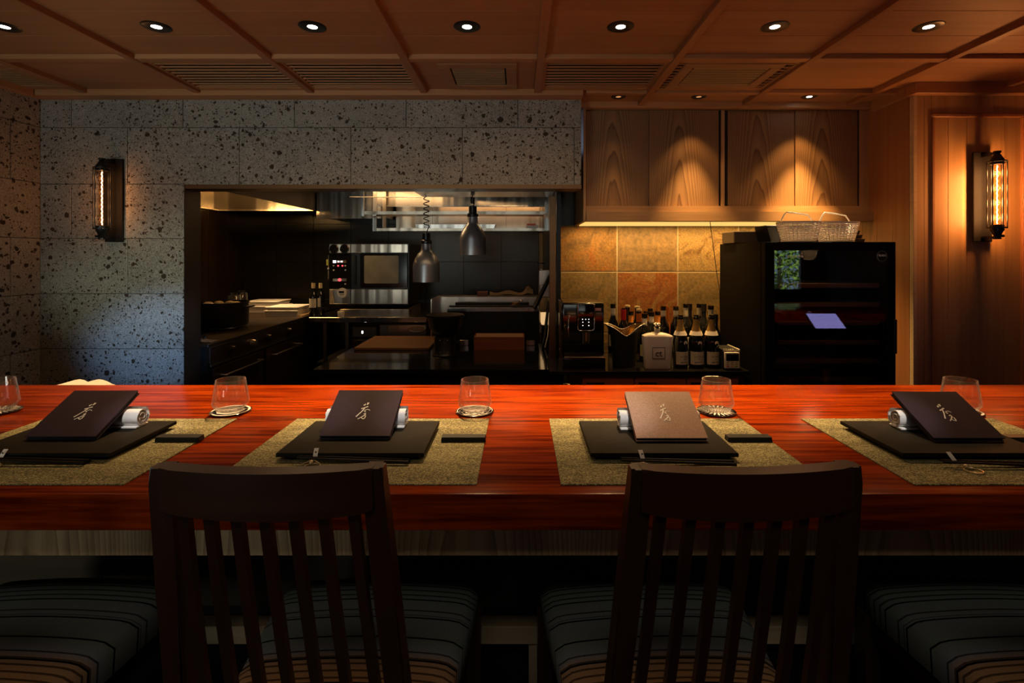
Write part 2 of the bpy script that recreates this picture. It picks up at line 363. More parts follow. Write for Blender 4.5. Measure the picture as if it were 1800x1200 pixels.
M['blacktile'] = mat('black_tile', (.014, .013, .010), .30, vary=.35, vsc=5, spec=.3)
M['grout'] = mat('pale_grout', (.60, .50, .33), .9)
M['groutd'] = mat('dim_grout', (.085, .075, .05), .9)
M['bronze'] = mat('bronze_trim', (.20, .11, .05), .35, .7)
M['white'] = mat('white_ceramic', (.78, .74, .68), .35)
M['paper'] = mat('paper', (.80, .76, .68), .8)
M['cloth'] = mat('white_towel', (.88, .86, .84), .95, vary=.05, vsc=40)
M['mat'] = weave_mat(); M['stripe'] = stripe_mat()
M['board'] = mat('dark_slate_board', (.012, .009, .005), .65, vary=.45, vsc=14, spec=.12)
M['menu'] = mat('aubergine_menu_cover', (.032, .017, .024), .7, vary=.15, vsc=200, spec=.2)
M['menu_lit'] = mat('lit_menu_cover', (.34, .20, .15), .5, vary=.22, vsc=260)  # the same cover with strong lamp light put into its colour
M['pages'] = mat('menu_pages_dark', (.012, .012, .02), .7)
M['silver'] = mat('foil_print', (.92, .90, .82), .35, .1)
M['rest'] = mat('matte_black_rest', (.010, .011, .010), .5, spec=.3)
M['chop'] = mat('dark_lacquer_chopstick', (.012, .007, .004), .55, spec=.2)
M['glass'] = glass_mat('clear_tumbler_glass', (.99, .99, .99), 1.5, 1.3, edge=.55)
M['bulb'] = glass_mat('bulb_glass', (1, .82, .65), 1.45, .3)
M['pane'] = glass_mat('cabinet_pane', (.72, .70, .66), 1.5, 2.4)
M['fridge'] = mat('matt_black_cabinet', (.006, .005, .004), .6, spec=.05)
M['wpane'] = glass_mat('window_pane', (.92, .94, .95), 1.5, 1)
M['lamp'] = emit_mat('lamp_disc', (1, .93, .80), 22)
M['lampdim'] = emit_mat('dim_lamp_disc', (1, .45, .15), .6)
M['filament'] = emit_mat('filament', (1, .50, .22), 34)
M['strip'] = emit_mat('led_strip', (1, .60, .16), 1.0)
M['tubeglow'] = emit_mat('tube_glow', (1, .58, .28), 3.0)
M['red'] = emit_mat('red_indicator', (1, .05, .06), 3)
M['wled'] = emit_mat('white_indicator', (1, .95, .9), 2.5)
M['lcd'] = emit_mat('display_glow', (.8, .75, 1), 2.5)
M['wine'] = mat('dark_bottle_glass', (.008, .009, .008), .08, coat=.5)
M['label'] = mat('cream_bottle_label', (.60, .55, .45), .7, vary=.05)
M['ink'] = mat('dark_ink', (.05, .045, .04), .7)
M['foil'] = mat('gold_foil', (.75, .52, .17), .35, .35)
M['neckw'] = mat('white_neck_label', (.75, .70, .62), .6); M['necko'] = mat('orange_neck_foil', (.90, .33, .06), .5); M['neckr'] = mat('red_neck_foil', (.60, .02, .015), .5)
M['cork'] = mat('cork_stopper', (.70, .55, .30), .7); M['necks'] = mat('silver_neck_foil', (.6, .56, .42), .35, .2)
M['amber'] = mat('amber_glass', (.55, .16, .02), .15)
M['wicker'] = wood('pale_wicker', (.70, .58, .42), (.95, .88, .75), 'x', 200, .5, spec=.6)
M['boxwood'] = wood('reddish_box_wood', (.22, .055, .02), (.36, .11, .04), 'x', 60, .5)
M['boxin'] = mat('pale_box_lining', (.85, .58, .30), .6)
M['cutboard'] = wood('cutting_board_wood', (.16, .075, .030), (.27, .14, .06), 'x', 40, .5)
M['khaki'] = mat('khaki_cloth', (.42, .33, .22), .9, vary=.15, vsc=20)
M['leaf'] = mat('garden_leaf', (.20, .34, .03), .6, vary=.7, vsc=9)
M['bark'] = mat('garden_bark', (.08, .06, .04), .9)
M['screen'] = emit_mat('tablet_screen', (.27, .25, .66), 4.5)
M['coasterw'] = mat('white_coaster_print', (.80, .76, .70), .7)
M['green'] = mat('green_key', (.05, .35, .10), .5); M['yellow'] = mat('yellow_key', (.65, .5, .08), .5); M['redk'] = mat('red_key', (.6, .08, .05), .5)
M['tag'] = mat('yellow_green_tag', (.55, .6, .12), .6)
M['shelfwood'] = wood('shelf_front_wood', (.34, .15, .06), (.46, .22, .09), 'x', 50, .5)
# ================================================================ THE SETTING
def struct(name, bm, m, parent=None, w=False, smooth=0):
    return ob(name, bm, m, parent, w, smooth, kind=None if parent else 'structure')
DS = 3.055                                                     # face of the stone wall
XL = -2.86; XR = 4.9; DB = -3.0
struct('floor', bx(XL-.1, XR, DB-.1, 1.36, 0, GF), M['floor'])
struct('floor', bx(XL-.1, XR, 1.36, 5.5, -.1, 0), M['floor'])
# --- stone wall, block by block
wb = B(); box(wb, XL-.1, PX(325, DS), DS+.012, 3.17, 0, CEIL+.05); box(wb, PX(325, DS), PX(1022, DS)-.004, DS+.012, 3.17, PZ(325, DS)+.004, CEIL+.05)
wall = struct('wall_back', wb, M['joint'])
def block(x0, x1, z0, z1, d0, parent, side=False, g=.0014):
    bm = B()
    if side: box(bm, d0-.016, d0, x0+g, x1-g, z0+g, z1-g, .002); 
    else: box(bm, x0+g, x1-g, d0, d0+.016, z0+g, z1-g, .002)
    c = Vector(((x0+x1)/2, d0, (z0+z1)/2)) if not side else Vector((d0, (x0+x1)/2, (z0+z1)/2))
    bmesh.ops.translate(bm, vec=-c, verts=bm.verts)
    o = ob('stone_block', bm, M['stone'], parent); o.location = c; return o
ys = [127, 224, 322, 419, 516, 613, 710, 807, 904]
for r in range(8):
    z1, z0 = min(PZ(ys[r], DS), CEIL+.02), max(PZ(ys[r+1], DS), 0.0)
    off = 125 if r % 2 == 0 else 224
    xs = [67]+[x for x in (off+196.3*k for k in range(-1, 6)) if x > 76]+[9999]
    lim = 1022 if r < 2 else 325
    if r == 1: z0 = PZ(325, DS)
    for a, b in zip(xs, xs[1:]):
        if a >= lim-6: break
        block(PX(a, DS), PX(min(b, lim) if min(b, lim) < lim-6 else lim, DS), z0, z1, DS, wall)
# left wall of the same stone
lw = struct('wall_left', bx(XL-.12, XL-.018, DB-.1, DS+.06, 0, CEIL+.05), M['joint'])
for r in range(8):
    z1, z0 = min(PZ(ys[r], DS), CEIL+.02), max(PZ(ys[r+1], DS), 0.0 if r < 7 else 0)
    z0 = max(z0, 0)
    d = DS-(.18 if r % 2 else .51); prev = DS
    while prev > .6:
        block(d, prev, z0, z1, XL, lw, True); prev = d; d -= .665
# rest of the room (behind the camera)
struct('wall_right', bx(XR, XR+.1, DB-.1, 2.95, 0, CEIL+.05), M['plaster'])
fw = B()
W1 = (-.75, -.50, .95, 2.2); W2 = (4.02, 4.62, .82, 1.56)
for a, b, c, d in ((XL-.1, W1[0], 0, CEIL+.05), (W1[1], W2[0], 0, CEIL+.05), (W2[1], XR+.1, 0, CEIL+.05), (W1[0], W1[1], 0, W1[2]), (W1[0], W1[1], W1[3], CEIL+.05), (W2[0], W2[1], 0, W2[2]), (W2[0], W2[1], W2[3], CEIL+.05)):
    box(fw, a, b, DB-.1, DB, c, d)
struct('wall_front', fw, M['plaster'])
for i, W in enumerate((W1, W2)):
    f = B(); t = .03
    box(f, W[0], W[1], DB-.07, DB-.03, W[2], W[2]+t); box(f, W[0], W[1], DB-.07, DB-.03, W[3]-t, W[3]); box(f, W[0], W[0]+t, DB-.07, DB-.03, W[2]+t, W[3]-t); box(f, W[1]-t, W[1], DB-.07, DB-.03, W[2]+t, W[3]-t)
    wo = struct('window_%d' % (i+1), f, M['chair'])
    struct('pane', bx(W[0]+t, W[1]-t, DB-.052, DB-.048, W[2]+t, W[3]-t), M['wpane'], wo)
struct('ground', bx(2.2, 7.5, -9, DB-.1, -.1, .0), mat('garden_soil', (.05, .04, .02), .9))
# garden trees seen through the window, and so in the cabinet glass
def tree(x, y, h, r, label):
    t = thing('garden_tree', label, 'tree', (x, y, 0), group='trees outside the window')
    tr = B(); tube(tr, [(0, 0, 0), (.04, .02, h*.4), (.0, .05, h*.75)], [.07, .05, .03], 8); ob('trunk', tr, M['bark'], t, smooth=40)
    lf = B()
    for k in range(900):
        th, ph = R.uniform(0, 2*PI), math.acos(R.uniform(-1, 1)); q = r*R.uniform(.3, 1)
        c = Vector((q*math.sin(ph)*math.cos(th), q*math.sin(ph)*math.sin(th), h*.62+q*1.25*math.cos(ph)))
        s = R.uniform(.03, .075); e = Euler((R.uniform(-1, 1), R.uniform(-1, 1), R.uniform(0, 6)))
        vs_ = [lf.verts.new(c+(e.to_matrix() @ Vector(p))*s) for p in ((-1, 0, 0), (0, -.45, .1), (1, 0, 0), (0, .45, .1))]
        lf.faces.new(vs_)
    ob('foliage', lf, M['leaf'], t, kind='stuff')
tree(5.2, -5.0, 1.9, .75, 'green leafy tree outside the window, seen mirrored in the wine cabinet glass')
tree(6.5, -6.6, 2.1, .9, 'paler tree farther out in the garden, seen mirrored in the wine cabinet glass')
area("daylight_on_garden", (5.3, -3.3, 4.5), (5.6, -5.5, .8), 1100, (1, .98, .9), 2, 1.5)
# --- ceiling
CP = CEIL+.026
ceil = struct('ceiling', bx(XL-.1, XR+.1, DB-.1, 3.9, CP+.014, CP+.08), M['ceil'])
BX = [-1.869+.6567*k for k in range(-2, 11)]
for x in BX:                                                   # long battens towards the viewer
    if x > XR: continue
    d1 = 3.045 if x < .35 else (3.24 if x < 2.2 else 2.88)
    struct('batten', bx(x-.019, x+.019, DB, d1, CEIL, CP+.014, .002), M['batten'], ceil)
def pan(x0, x1, d0, d1, nm='ceiling_panel'):
    struct(nm, bx(x0+.0012, x1-.0012, d0+.0012, d1-.0012, CP, CP+.014, .001), M['ceil'], ceil)
edges = [XL]+[x for x in BX if x > XL+.1 and x < XR]+[XR]
for a, b in zip(edges, edges[1:]):
    if a < 4.0:
        for d0, d1 in ((1.55, 1.79), (1.79, 2.02), (2.02, 2.25), (2.25, 2.46)):
            pan(a, b, d0, d1)
        struct('cross_batten', bx(a+(.019 if a > XL else 0), b-.019, 2.455, 2.505, CEIL+.004, CP+.014, .002), M['battenx'], ceil)
    struct('ceiling_panel', bx(a, b, DB, 1.55, CP, CP+.014), M['ceil'], ceil)
def bay(k): return BX[k]+.019, BX[k+1]-.019                     # k counts from the second batten left of the frame
# crown strip along the stone
struct('trim_1', bx(XL, PX(1022, DS), 2.965, DS+.03, CEIL-.012, CP, .002), M['battenx'])
struct('trim_2', bx(PX(1022, DS), 2.22, 3.215, 3.262, CEIL-.012, CP+.014, .002), M['battenx'])
struct('trim_3', bx(PX(1030, 3), 2.22, 2.98, 3.02, CEIL+.004, CP+.014, .002), M['battenx'])
struct('trim_4', bx(XL-.01, XL+.05, DB, 2.96, CEIL-.02, CP, .002), M['battenx'])
# ceiling over bays: plain panels around vents and grilles
for k in range(-1, 8):
    kk = k+1
    if kk < 0 or kk+1 >= len(BX): continue
    a, b = bay(kk)
    if k in (1, 2, 4, 5): continue                              # grilles live here
    pan(max(a, XL), b, 2.505, 2.97)
for (a, b) in ((PX(1022, DS), BX[5]), (BX[5], BX[6]), (BX[6], 2.2)):
    pan(a, b, 3.02, 3.22)
gl = {1: 'slatted wooden air grille at the ceiling edge above the left part of the kitchen opening', 2: 'slatted wooden air grille above the heat lamps, left of the square vent',
      4: 'slatted wooden air grille in the ceiling just right of the square centre vent', 5: 'slatted wooden air grille in the ceiling above the middle of the wall cabinets'}
for k in (1, 2, 4, 5):
    a, b = bay(k+1); t = thing('ceiling_grille', gl[k], 'air grille', ((a+b)/2, 2.74, CP-.01), group='slatted ceiling grilles')
    f = B(); box(f, a, b, 2.507, 2.545, CP-.01, CP+.01); box(f, a, b, 2.925, 2.963, CP-.01, CP+.01); box(f, a, a+.018, 2.545, 2.925, CP-.01, CP+.01); box(f, b-.018, b, 2.545, 2.925, CP-.01, CP+.01)
    ob('frame', f, M['battenx'], t, True)
    ob('backing', bx(a, b, 2.51, 2.96, CP+.0105, CP+.0135), M['dark_gap'], t, True)
    for i in range(9):
        y = 2.56+i*.0425
        ob('slat', bx(a+.018, b-.018, y, y+.011, CP-.009, CP-.003), M['battenx'], t, True)
def vent(x0, x1, d0, d1, label):
    t = thing('ceiling_vent', label, 'air vent', ((x0+x1)/2, (d0+d1)/2, CP-.014), group='square cassette vents')
    f = B(); q = .055; z0, z1 = CP-.014, CP-.0005
    box(f, x0, x1, d0, d0+q, z0, z1, .003); box(f, x0, x1, d1-q, d1, z0, z1, .003); box(f, x0, x0+q, d0+q, d1-q, z0, z1, .003); box(f, x1-q, x1, d0+q, d1-q, z0, z1, .003)
    ob('frame', f, M['cab'], t, True)
    ob('backing', bx(x0+q, x1-q, d0+q, d1-q, z1-.004, z1), M['dark_gap'], t, True)
    n = 8; s = (d1-d0-2*q)/n
    for i in range(n):
        ob('slat', bx(x0+q+.008, x1-q-.008, d0+q+s*i+.004, d0+q+s*(i+1)-.003, z0+.003, z1-.005), M['vent_wood'], t, True)
vent(PX(768, 2.55), PX(908, 2.55), 2.55, 2.93, 'square wooden ceiling vent with plain face above the hanging heat lamps')
a, b = bay(0); vent(a+.075, b-.03, 2.55, 2.93, 'square wooden ceiling vent above the left wall lamp, in shadow')
a, b = bay(6); vent(a+.05, b-.06, 2.55, 2.93, 'square wooden ceiling vent nearest the cedar corner by the wine cabinet')
# recessed lamps
def downlight(x, d, r, z, label, group, m, ri=.33):
    t = thing('ceiling_downlight', label, 'downlight', (x, d, z-.003), group=group)
    f = B(); lathe(f, [(r*.36, .004), (r*.36, .001), (r*.9, -.001), (r, .0022), (r, .003)], seg=32); ob('bezel', f, M['black'], t, smooth=40)
    g = B(); lathe(g, [(0, .0018), (r*.36, .0018)], seg=24); ob('lens', g, m, t)
    return t
order = ['cut off by the left edge of the picture', 'second from the left end of the front row', 'third from the left end of the front row', 'above the hanging heat lamps, middle of the front row', 'just right of the middle of the front row', 'above the wall cabinets, third from the right end of the front row', 'at the right end of the front row']
order = ['cut off by the left edge of the picture', 'second from the left in the front row', 'third from the left in the front row', 'above the heat lamps, middle of the front row', 'just right of the middle of the front row', 'above the wicker baskets in the front row', 'at the right end of the front row']
for (x, y), s in zip(DL, order):
    downlight(PX(x, 2.16), 2.16, .057, CP, 'round black recessed ceiling lamp '+s, 'front row of recessed ceiling lamps', M['lamp'])
for x, s, m in ((1088, 'small recessed lamp by the stone lintel, glowing faintly amber', M['lampdim']), (1230, 'small dark-lensed recessed lamp above the middle cabinet door', M['lampdim']), (1425, 'small brightly lit recessed lamp above the wicker baskets', M['lamp'])):
    downlight(PX(x, 3.1), 3.115, .045, CP, s, 'small recessed lamps in front of the wall cabinets', m)
# --- lintel trim and jamb of the kitchen opening
jb = B(); box(jb, PX(325, DS)+.004, PX(1022, DS), DS-.004, 3.2, PZ(331, DS)-.002, PZ(325, DS)+.002)
dj = struct('door_1', jb, M['bronze']); struct('jamb', bx(PX(325, DS)-.002, PX(325, DS)+.004, DS-.004, 3.2, 0, PZ(325, DS)), M['darkmetal'], dj)
# --- right side: cedar column, side planks
DC = 2.89; XC = 2.22
wr = struct('wall_side', B() if 0 else bx(XC+.02, XR, DC+.03, DC+.1, 0, CEIL+.03), M['plankz'])
rs = struct('wall_side', bx(XC+.014, XC+.1, DC+.1, 3.86, 0, CEIL+.03), M['plankr'])
n = 7
for i in range(n):
    s = (3.85-DC-.030)/n; y0 = DC+.030+i*s
    bm = bx(-.014, 0, 0, s-.0015, 0, CEIL-.0, .001); o = ob('plank', bm, M['plankr'], rs); o.location = (XC+.014, y0, 0.0)
zt = PZ(168, DC); 
def wz(x0, x1, z0, z1, d, m, nm, th=.02, bev=.002):
    bm = B(); box(bm, x0, x1, d, d+th, z0, z1, bev); c = Vector(((x0+x1)/2, d, z0)); bmesh.ops.translate(bm, vec=-c, verts=bm.verts)
    o = ob(nm, bm, m, wr); o.location = c; return o
x_in0, x_in1 = PX(1643, DC), PX(1796, DC); zi = PZ(206, DC)
def planks(x0, x1, z0, z1, d, k, nm='plank'):
    s = (x1-x0)/k
    for i in range(k): wz(x0+i*s+.0006, x0+(i+1)*s-.0006, z0, z1, d, M['plankz'], nm, .022, .0008)
wz(XC-.002, XC+.02, 0, zt, DC-.004, M['pale'], 'corner_strip', .03)
planks(XC+.0206, x_in0-.02, 0, zt, DC, 2, 'stile')
planks(x_in1+.02, x_in1+.16, 0, zt, DC, 2, 'stile')
planks(x_in0-.02, x_in1+.02, zi+.02, zt, DC, 3, 'rail')
planks(x_in0-.02, x_in1+.02, 0, zi+.02, DC+.012, 5)
planks(x_in1+.24, x_in1+.8, 0, zi+.02, DC+.012, 5)
planks(x_in1+.16, x_in1+.24, 0, zt, DC, 1, 'stile'); planks(x_in1+.24, x_in1+.8, zi+.02, zt, DC, 4, 'rail')
for (x0, x1, z0, z1) in ((x_in0-.02, x_in0, .1, zi), (x_in1, x_in1+.02, .1, zi), (x_in0-.02, x_in1+.02, zi, zi+.02)):
    wz(x0, x1, z0, z1, DC-.008, M['plankr'], 'moulding', .02, .004)
struct('trim_5', bx(XC-.02, XR, DC-.045, DC+.03, zt, CP, .003), M['battenx'])
struct('trim_6', bx(XC-.02, XC+.014, DC+.031, 3.214, zt, CP, .003), M['battenx'])
# --- slate tiled wall behind the bar counter
DT = 3.76
sw = struct('wall_bar', bx(PX(976, DT), XC+.1, DT+.008, DT+.1, 0, CEIL+.05), M['grout'])
struct('panel', bx(PX(976, DT), PX(1011, DT), DT-.004, DT+.008, PZ(396, DT), CEIL), M['blacktile'], sw)  # black sheet put where the upper tile wall is only unlit
sl = [slate_mat('ochre_slate', (.16, .10, .04), (.36, .21, .07), (.42, .17, .035), 6, 1), slate_mat('tan_slate', (.24, .17, .09), (.30, .21, .11), (.34, .23, .11), 3, 0),
      slate_mat('mottled_slate', (.16, .085, .03), (.44, .31, .13), (.30, .22, .11), 9, 2), slate_mat('rust_slate', (.24, .075, .022), (.36, .14, .035), (.42, .30, .15), 6, 4), slate_mat('olive_slate', (.20, .15, .07), (.30, .22, .10), (.34, .20, .07), 5, 2)]
xs = [978-.1, 1085, 1192, 1299, 1406, 1440]; yy = [397, 478, 585, 650]
pick = [[0, 1, 2, 4, 1], [4, 3, 4, 1, 0], [1, 4, 3, 2, 4]]
for j in range(3):
    for i in range(5):
        c = Vector((PX(xs[i], DT), DT+.005, PZ(yy[j+1], DT))); g = .005
        bm = bx(g, PX(xs[i+1], DT)-c.x-g, 0, .003, g, PZ(yy[j], DT)-c.z-g*(j > 0), .002)
        struct('tile', bm, sl[pick[j][i]], sw).location = c
# --- post between kitchen and bar
struct('trim_7', bx(PX(966, 3.3), PX(977, 3.3), 3.3, 3.36, 0, PZ(345, 3.3), .002), M['bronze'])
# --- kitchen shell
DK = 5.4; KC = CZ+.64
struct('wall_kitchen_side', bx(-3.02, -2.92, 3.17, DK+.1, 0, KC), M['darkmetal'])
ks = bpy.data.objects['wall_kitchen_side']
for i in range(7):
    y0 = 3.2+i*.315; struct('panel', bx(-2.92, -2.908, y0+.003, y0+.312, .8, KC-.2, .001), M['darkmetal'], ks)
struct('wall_divider', bx(PX(977, 3.4)+.002, PX(977, 3.4)+.03, 3.36, DK+.1, 0, KC), M['blacktile'])
kb = struct('wall_kitchen_back', bx(-3.02, .3, DK+.012, DK+.1, 0, KC), M['groutd'])
kx = -.99-3*.396
for i in range(-1, 7):
    for j in range(5):
        x0 = kx+i*.396-.396; z0 = PZ(460, DK)-.396*3+j*.396
        if x0+.396 < -2.92: continue
        bm = bx(.002, .396-.002, 0, .012, .002, .396-.002, .001); o = struct('tile', bm, M['blacktile'], kb); o.location = (x0, DK, z0)
struct('ceiling', bx(-3.02, .32, 3.17, DK+.1, KC, KC+.05), M['darkmetal'])
# ================================================================ THE BAR COUNTER
DFc, DBc = .9015, 1.661
bar = thing('bar_counter', 'long red lacquered timber bar counter laid with four place settings', 'counter', (0, 1.28, GF))
cb = bx(-2.855, 3.6, DFc, DBc, CT-.065, CT, .004, 2); ob('worktop', cb, M['counter'], bar, True, 30)
ob('apron', bx(-2.85, 3.6, .985, 1.01, CT-.157, CT-.0655), M['apron'], bar, True)
for i in range(11):
    x0 = -2.85+i*.587; ob('front_panel', bx(x0+.001, x0+.586, 1.335, 1.352, .496, CT-.0655), M['panel_dark'], bar, True)
for i in range(4): ob('foot_rail', bx(-2.85+i*1.6, -1.252+i*1.6, 1.325, 1.37, .402, .448, .002), M['pale'], bar, True)
for X in (-2.5, -1.23, .037, 1.3, 2.57): ob('support_post', bx(X-.014, X+.014, 1.335, 1.365, GF, .4015), M['pale'], bar, True)
ob('body', bx(-2.85, 3.6, 1.372, 1.60, .0, CT-.0655), M['black'], bar, True)
pshelf = thing('prep_shelf', 'low black prep shelf on the cooks side of the bar counter', 'shelf', (0, 1.9, 0))
ob('top', bx(-2.85, 3.6, 1.665, 2.15, .70, .73), M['stonetop'], pshelf, True)
for X in (-2.8, -1.2, .3, 1.9, 3.5):
    for Y in (1.69, 2.09): ob('leg', bx(X, X+.04, Y, Y+.04, 0, .70), M['steel'], pshelf, True)
ob('ledge', bx(-1.74, -1.32, 1.662, 1.85, .905, .935), M['black'], bar, True)
# open book on the ledge
t = thing('open_book', 'open white paged book lying behind the counter below the stone wall', 'book', (-1.535, 1.74, .9355))
def page(s):
    secs = []
    for k in range(9):
        u = k/8; x = s*u*.132; h = .010+.026*math.sin(PI*min(1, u*1.25+.12))*(1-.55*u)
        secs.append([(x, -.06, 0.003), (x, .085, 0.003), (x, .085, h), (x, -.06, h)])
    return loft(B(), secs)
ob('page_block', page(-1), M['paper'], t, smooth=50); ob('page_block', page(1), M['paper'], t, smooth=50)
ob('cover', bx(-.135, .135, -.063, .088, 0, .003), M['chair'], t)
t = thing('lidded_pot', 'low brass pot with domed lid behind the middle of the counter', 'pot', (PX(993, 2.0), 1.93, .73))
b_ = B(); lathe(b_, [(0, 0), (.06, 0), (.068, .01), (.070, .145), (.068, .145)], seg=32); ob('body', b_, M['brass'], t, smooth=40)
b_ = B(); lathe(b_, [(.072, .146), (.072, .152), (.06, .168), (.035, .178), (0, .181)], seg=32); ob('lid', b_, M['brass'], t, smooth=40)
b_ = B(); lathe(b_, [(.004, .180), (.004, .186), (.013, .189), (.013, .194), (0, .196)], seg=16); ob('knob', b_, M['chrome'], t, smooth=40)
# ================================================================ PLACE SETTINGS
pos = ['leftmost place setting', 'second place setting from the left', 'third place setting from the left', 'rightmost place setting']
MX = [PX(80+442.7*i, 1.31) for i in range(4)]                    # left edges of the mats
mat_proto = None
MW, MD = .4905, .375
MENU = [(-1.072, 1.112), (-.436+.0, 1.115), (.2495, 1.102), (.887, 1.102)]   # left front corner
BOARD = [(PX(93, 1.241), 'b'), (PX(555, 1.241), 'b'), (PX(1018, 1.241), 'b'), (PX(1477, 1.241), 'b')]
KAN = [[(28, 19.6, 1.6), (30, 18.8, 1.2), (31.6, 17.0, .4)], [(33.8, 15.6, .5), (35.8, 15.8, 1.9), (35, 17.2, 1.5), (33.4, 18.8, .5)], [(24.2, 25, 1.0), (28, 24, 1.1), (32, 22.6, 1.1), (35.8, 21.4, 1.2)],
       [(30.2, 23.4, .9), (28, 26.5, 1.1), (24.5, 30, .9), (20, 34, .9), (16.4, 37.2, 1.1)], [(30.8, 27, .6), (34, 26, .6), (37, 26.3, .6), (39.2, 27.8, .4)], [(29.5, 28, .9), (31.2, 29.2, 1.3), (30.2, 30, .7)],
       [(28.6, 33, .9), (31.8, 31.8, 1.0), (31.5, 34, 1.2), (28.6, 36, 1.0), (24.5, 38.2, .8), (19.5, 40.8, .7)], [(25, 38, .5), (27, 40, .8), (29.4, 40.5, 1.0), (31, 38.8, .8), (32.4, 35.4, .8)]]
def glyph(S=.00138):
    bm = B()
    for st in KAN:
        pts = []
        for (x, y, wd) in st:
            xx = (x+.32*(y-27.5)-28.4)*S; yy = -(y-27.5)*.0020; pts.append((Vector((xx, yy, 0)), wd*S*.95))
        L_, R_ = [], []
        for i, (p, wd) in enumerate(pts):
            d = (pts[min(i+1, len(pts)-1)][0]-pts[max(i-1, 0)][0]).normalized(); nrm = Vector((-d.y, d.x, 0))
            L_.append(p+nrm*wd); R_.append(p-nrm*wd)
        for z in (0,):
            vl = [bm.verts.new(p) for p in L_]; vr = [bm.verts.new(p) for p in R_]
            for i in range(len(pts)-1): bm.faces.new((vl[i], vl[i+1], vr[i+1], vr[i]))
    r = bmesh.ops.extrude_face_region(bm, geom=bm.faces[:]); bmesh.ops.translate(bm, vec=(0, 0, .0006), verts=[v for v in r['geom'] if isinstance(v, bmesh.types.BMVert)])
    return bm
pl = M
for i in range(4):
    x0 = MX[i]
    single('placemat', 'woven olive and black placemat under the %s' % pos[i], 'placemat', bx(0, MW, 0, MD, 0, .0022), M['mat'], (x0, .935, CT+.0003), group='woven placemats')
    # serving board with an undercut edge
    bm = B(); W_, D_ = .300, .203
    def ring(ins, z): return [(ins, ins, z), (W_-ins, ins, z), (W_-ins, D_-ins, z), (ins, D_-ins, z)]
    loft(bm, [ring(.012, 0), ring(.012, .006), ring(0, .0085), ring(0, .0155), ring(.001, .0165)])
    single('serving_board', 'dark square-edged serving board under the folded menu at the %s' % pos[i], 'board', bm, M['board'], (BOARD[i][0], 1.038, CT+.0026), group='dark serving boards')
    # rolled towel
    bt = CT+.0026+.0166
    mx, my = MENU[i]
    cx = mx+.077 if i else mx+.077+.018
    if i == 2: cx = mx+.072
    t = thing('rolled_towel', 'white rolled hand towel propping up the menu at the %s' % pos[i], 'towel', (cx, my+.0895, bt), group='rolled hand towels')
    def spiral(n_=64, turns=2.6, r0=.0045, r1=.0232, L=.092):
        secs = []; pts = []
        for k in range(n_+1):
            a = 2*PI*turns*k/n_; r = r0+(r1-r0)*k/n_+R.uniform(-.0004, .0004); pts.append((r*math.cos(a+3.5), r*math.sin(a+3.5)))
        return pts
    pts = spiral(); bm = B(); nx = 8; th = .0020; prev = None
    end = pts[-1]
    cols = []
    for (py, pz) in pts:
        rr = math.hypot(py, pz); f = (rr-th)/rr; row = []
        for k in range(nx+1):
            xx = -.092+.184*k/nx+ (R.uniform(-.001, .001) if k in (0, nx) else 0)
            row.append((bm.verts.new((xx, py, pz+.0234)), bm.verts.new((xx, py*f, pz*f+.0234))))
        cols.append(row)
    for A, C in zip(cols, cols[1:]):
        for k in range(nx):
            bm.faces.new((A[k][0], A[k+1][0], C[k+1][0], C[k][0])); bm.faces.new((A[k][1], C[k][1], C[k+1][1], A[k+1][1]))
        bm.faces.new((A[0][0], C[0][0], C[0][1], A[0][1])); bm.faces.new((A[nx][0], A[nx][1], C[nx][1], C[nx][0]))
    ob('roll', bm, M['cloth'], t, smooth=60)
    fl = B(); box(fl, -.091, .091, -.019, .020, .0002, .0045, .001); ob('flap', fl, M['cloth'], t)
    # menu: cover, pages, printed character
    al = math.atan2(.066, .124)
    t = thing('menu', 'dark aubergine menu with a silver brushed character at the %s' % pos[i] if i != 2 else 'menu coloured lighter as if brightly lit, with a white brushed character, third from the left', 'menu', (mx, my, bt+.0001), group='menus propped on rolled towels')
    t.rotation_euler = (al, 0, 0)
    ms, ml = .154, .1415
    cm = M['menu_lit'] if i == 2 else M['menu']
    ob('cover', bx(0, ms, 0, ml, .0085, .0105, .0004), cm, t)
    ob('page_block', bx(.002, ms-.002, .002, ml-.002, .0021, .0084), M['pages'], t)
    ob('back_cover', bx(0, ms, 0, ml, 0, .002, .0004), cm, t)
    g = ob('brushed_character', glyph(), M['silver'], t); g.location = (ms/2, ml/2+.004, .01056)
    # black rest on the right of the mat
    single('cutlery_rest', 'small black rectangular cutlery rest on the right of the %s' % pos[i], 'cutlery rest', rbox(B(), 0, 0, .050, .0115, 0, .010, .002, 2, sc=.97), M['rest'], (PX(815 if i else 315, 1.155) if i < 2 else PX((1316, 1805)[i-2], 1.155), 1.157, CT+.0026), group='black cutlery rests')
    # chopsticks on a gold rest
    rx = (-1.045+.0, PX(551, 1.03), PX(1131, 1.01), PX(1697, 1.0))[i]; rd = (1.02, 1.025, 1.015, 1.005)[i]
    t = thing('chopstick_rest', 'gold wire chopstick rest holding the chopsticks at the %s' % pos[i], 'chopstick rest', (rx, rd, CT+.0026), group='gold chopstick rests')
    bm = B(); tube(bm, [(.006+.015*math.cos(a), -.016+.014*math.sin(a), .0018) for a in [2*PI*k/24 for k in range(24)]], .0016, 6, True)
    ob('loop', bm, M['gold'], t, smooth=60)
    bm = B(); tube(bm, [(-.020, -.004, .0012), (-.012, -.002, .004), (-.004, 0, .0075), (.004, 0, .0075), (.012, -.002, .004), (.019, -.005, .0012)], .0012, 6); ob('arm', bm, M['gold'], t, smooth=60)
    bm = B(); bmesh.ops.create_uvsphere(bm, u_segments=12, v_segments=8, radius=.004, matrix=Matrix.Translation((0, -.006, .0065))); ob('bead', bm, M['gold'], t, smooth=60)
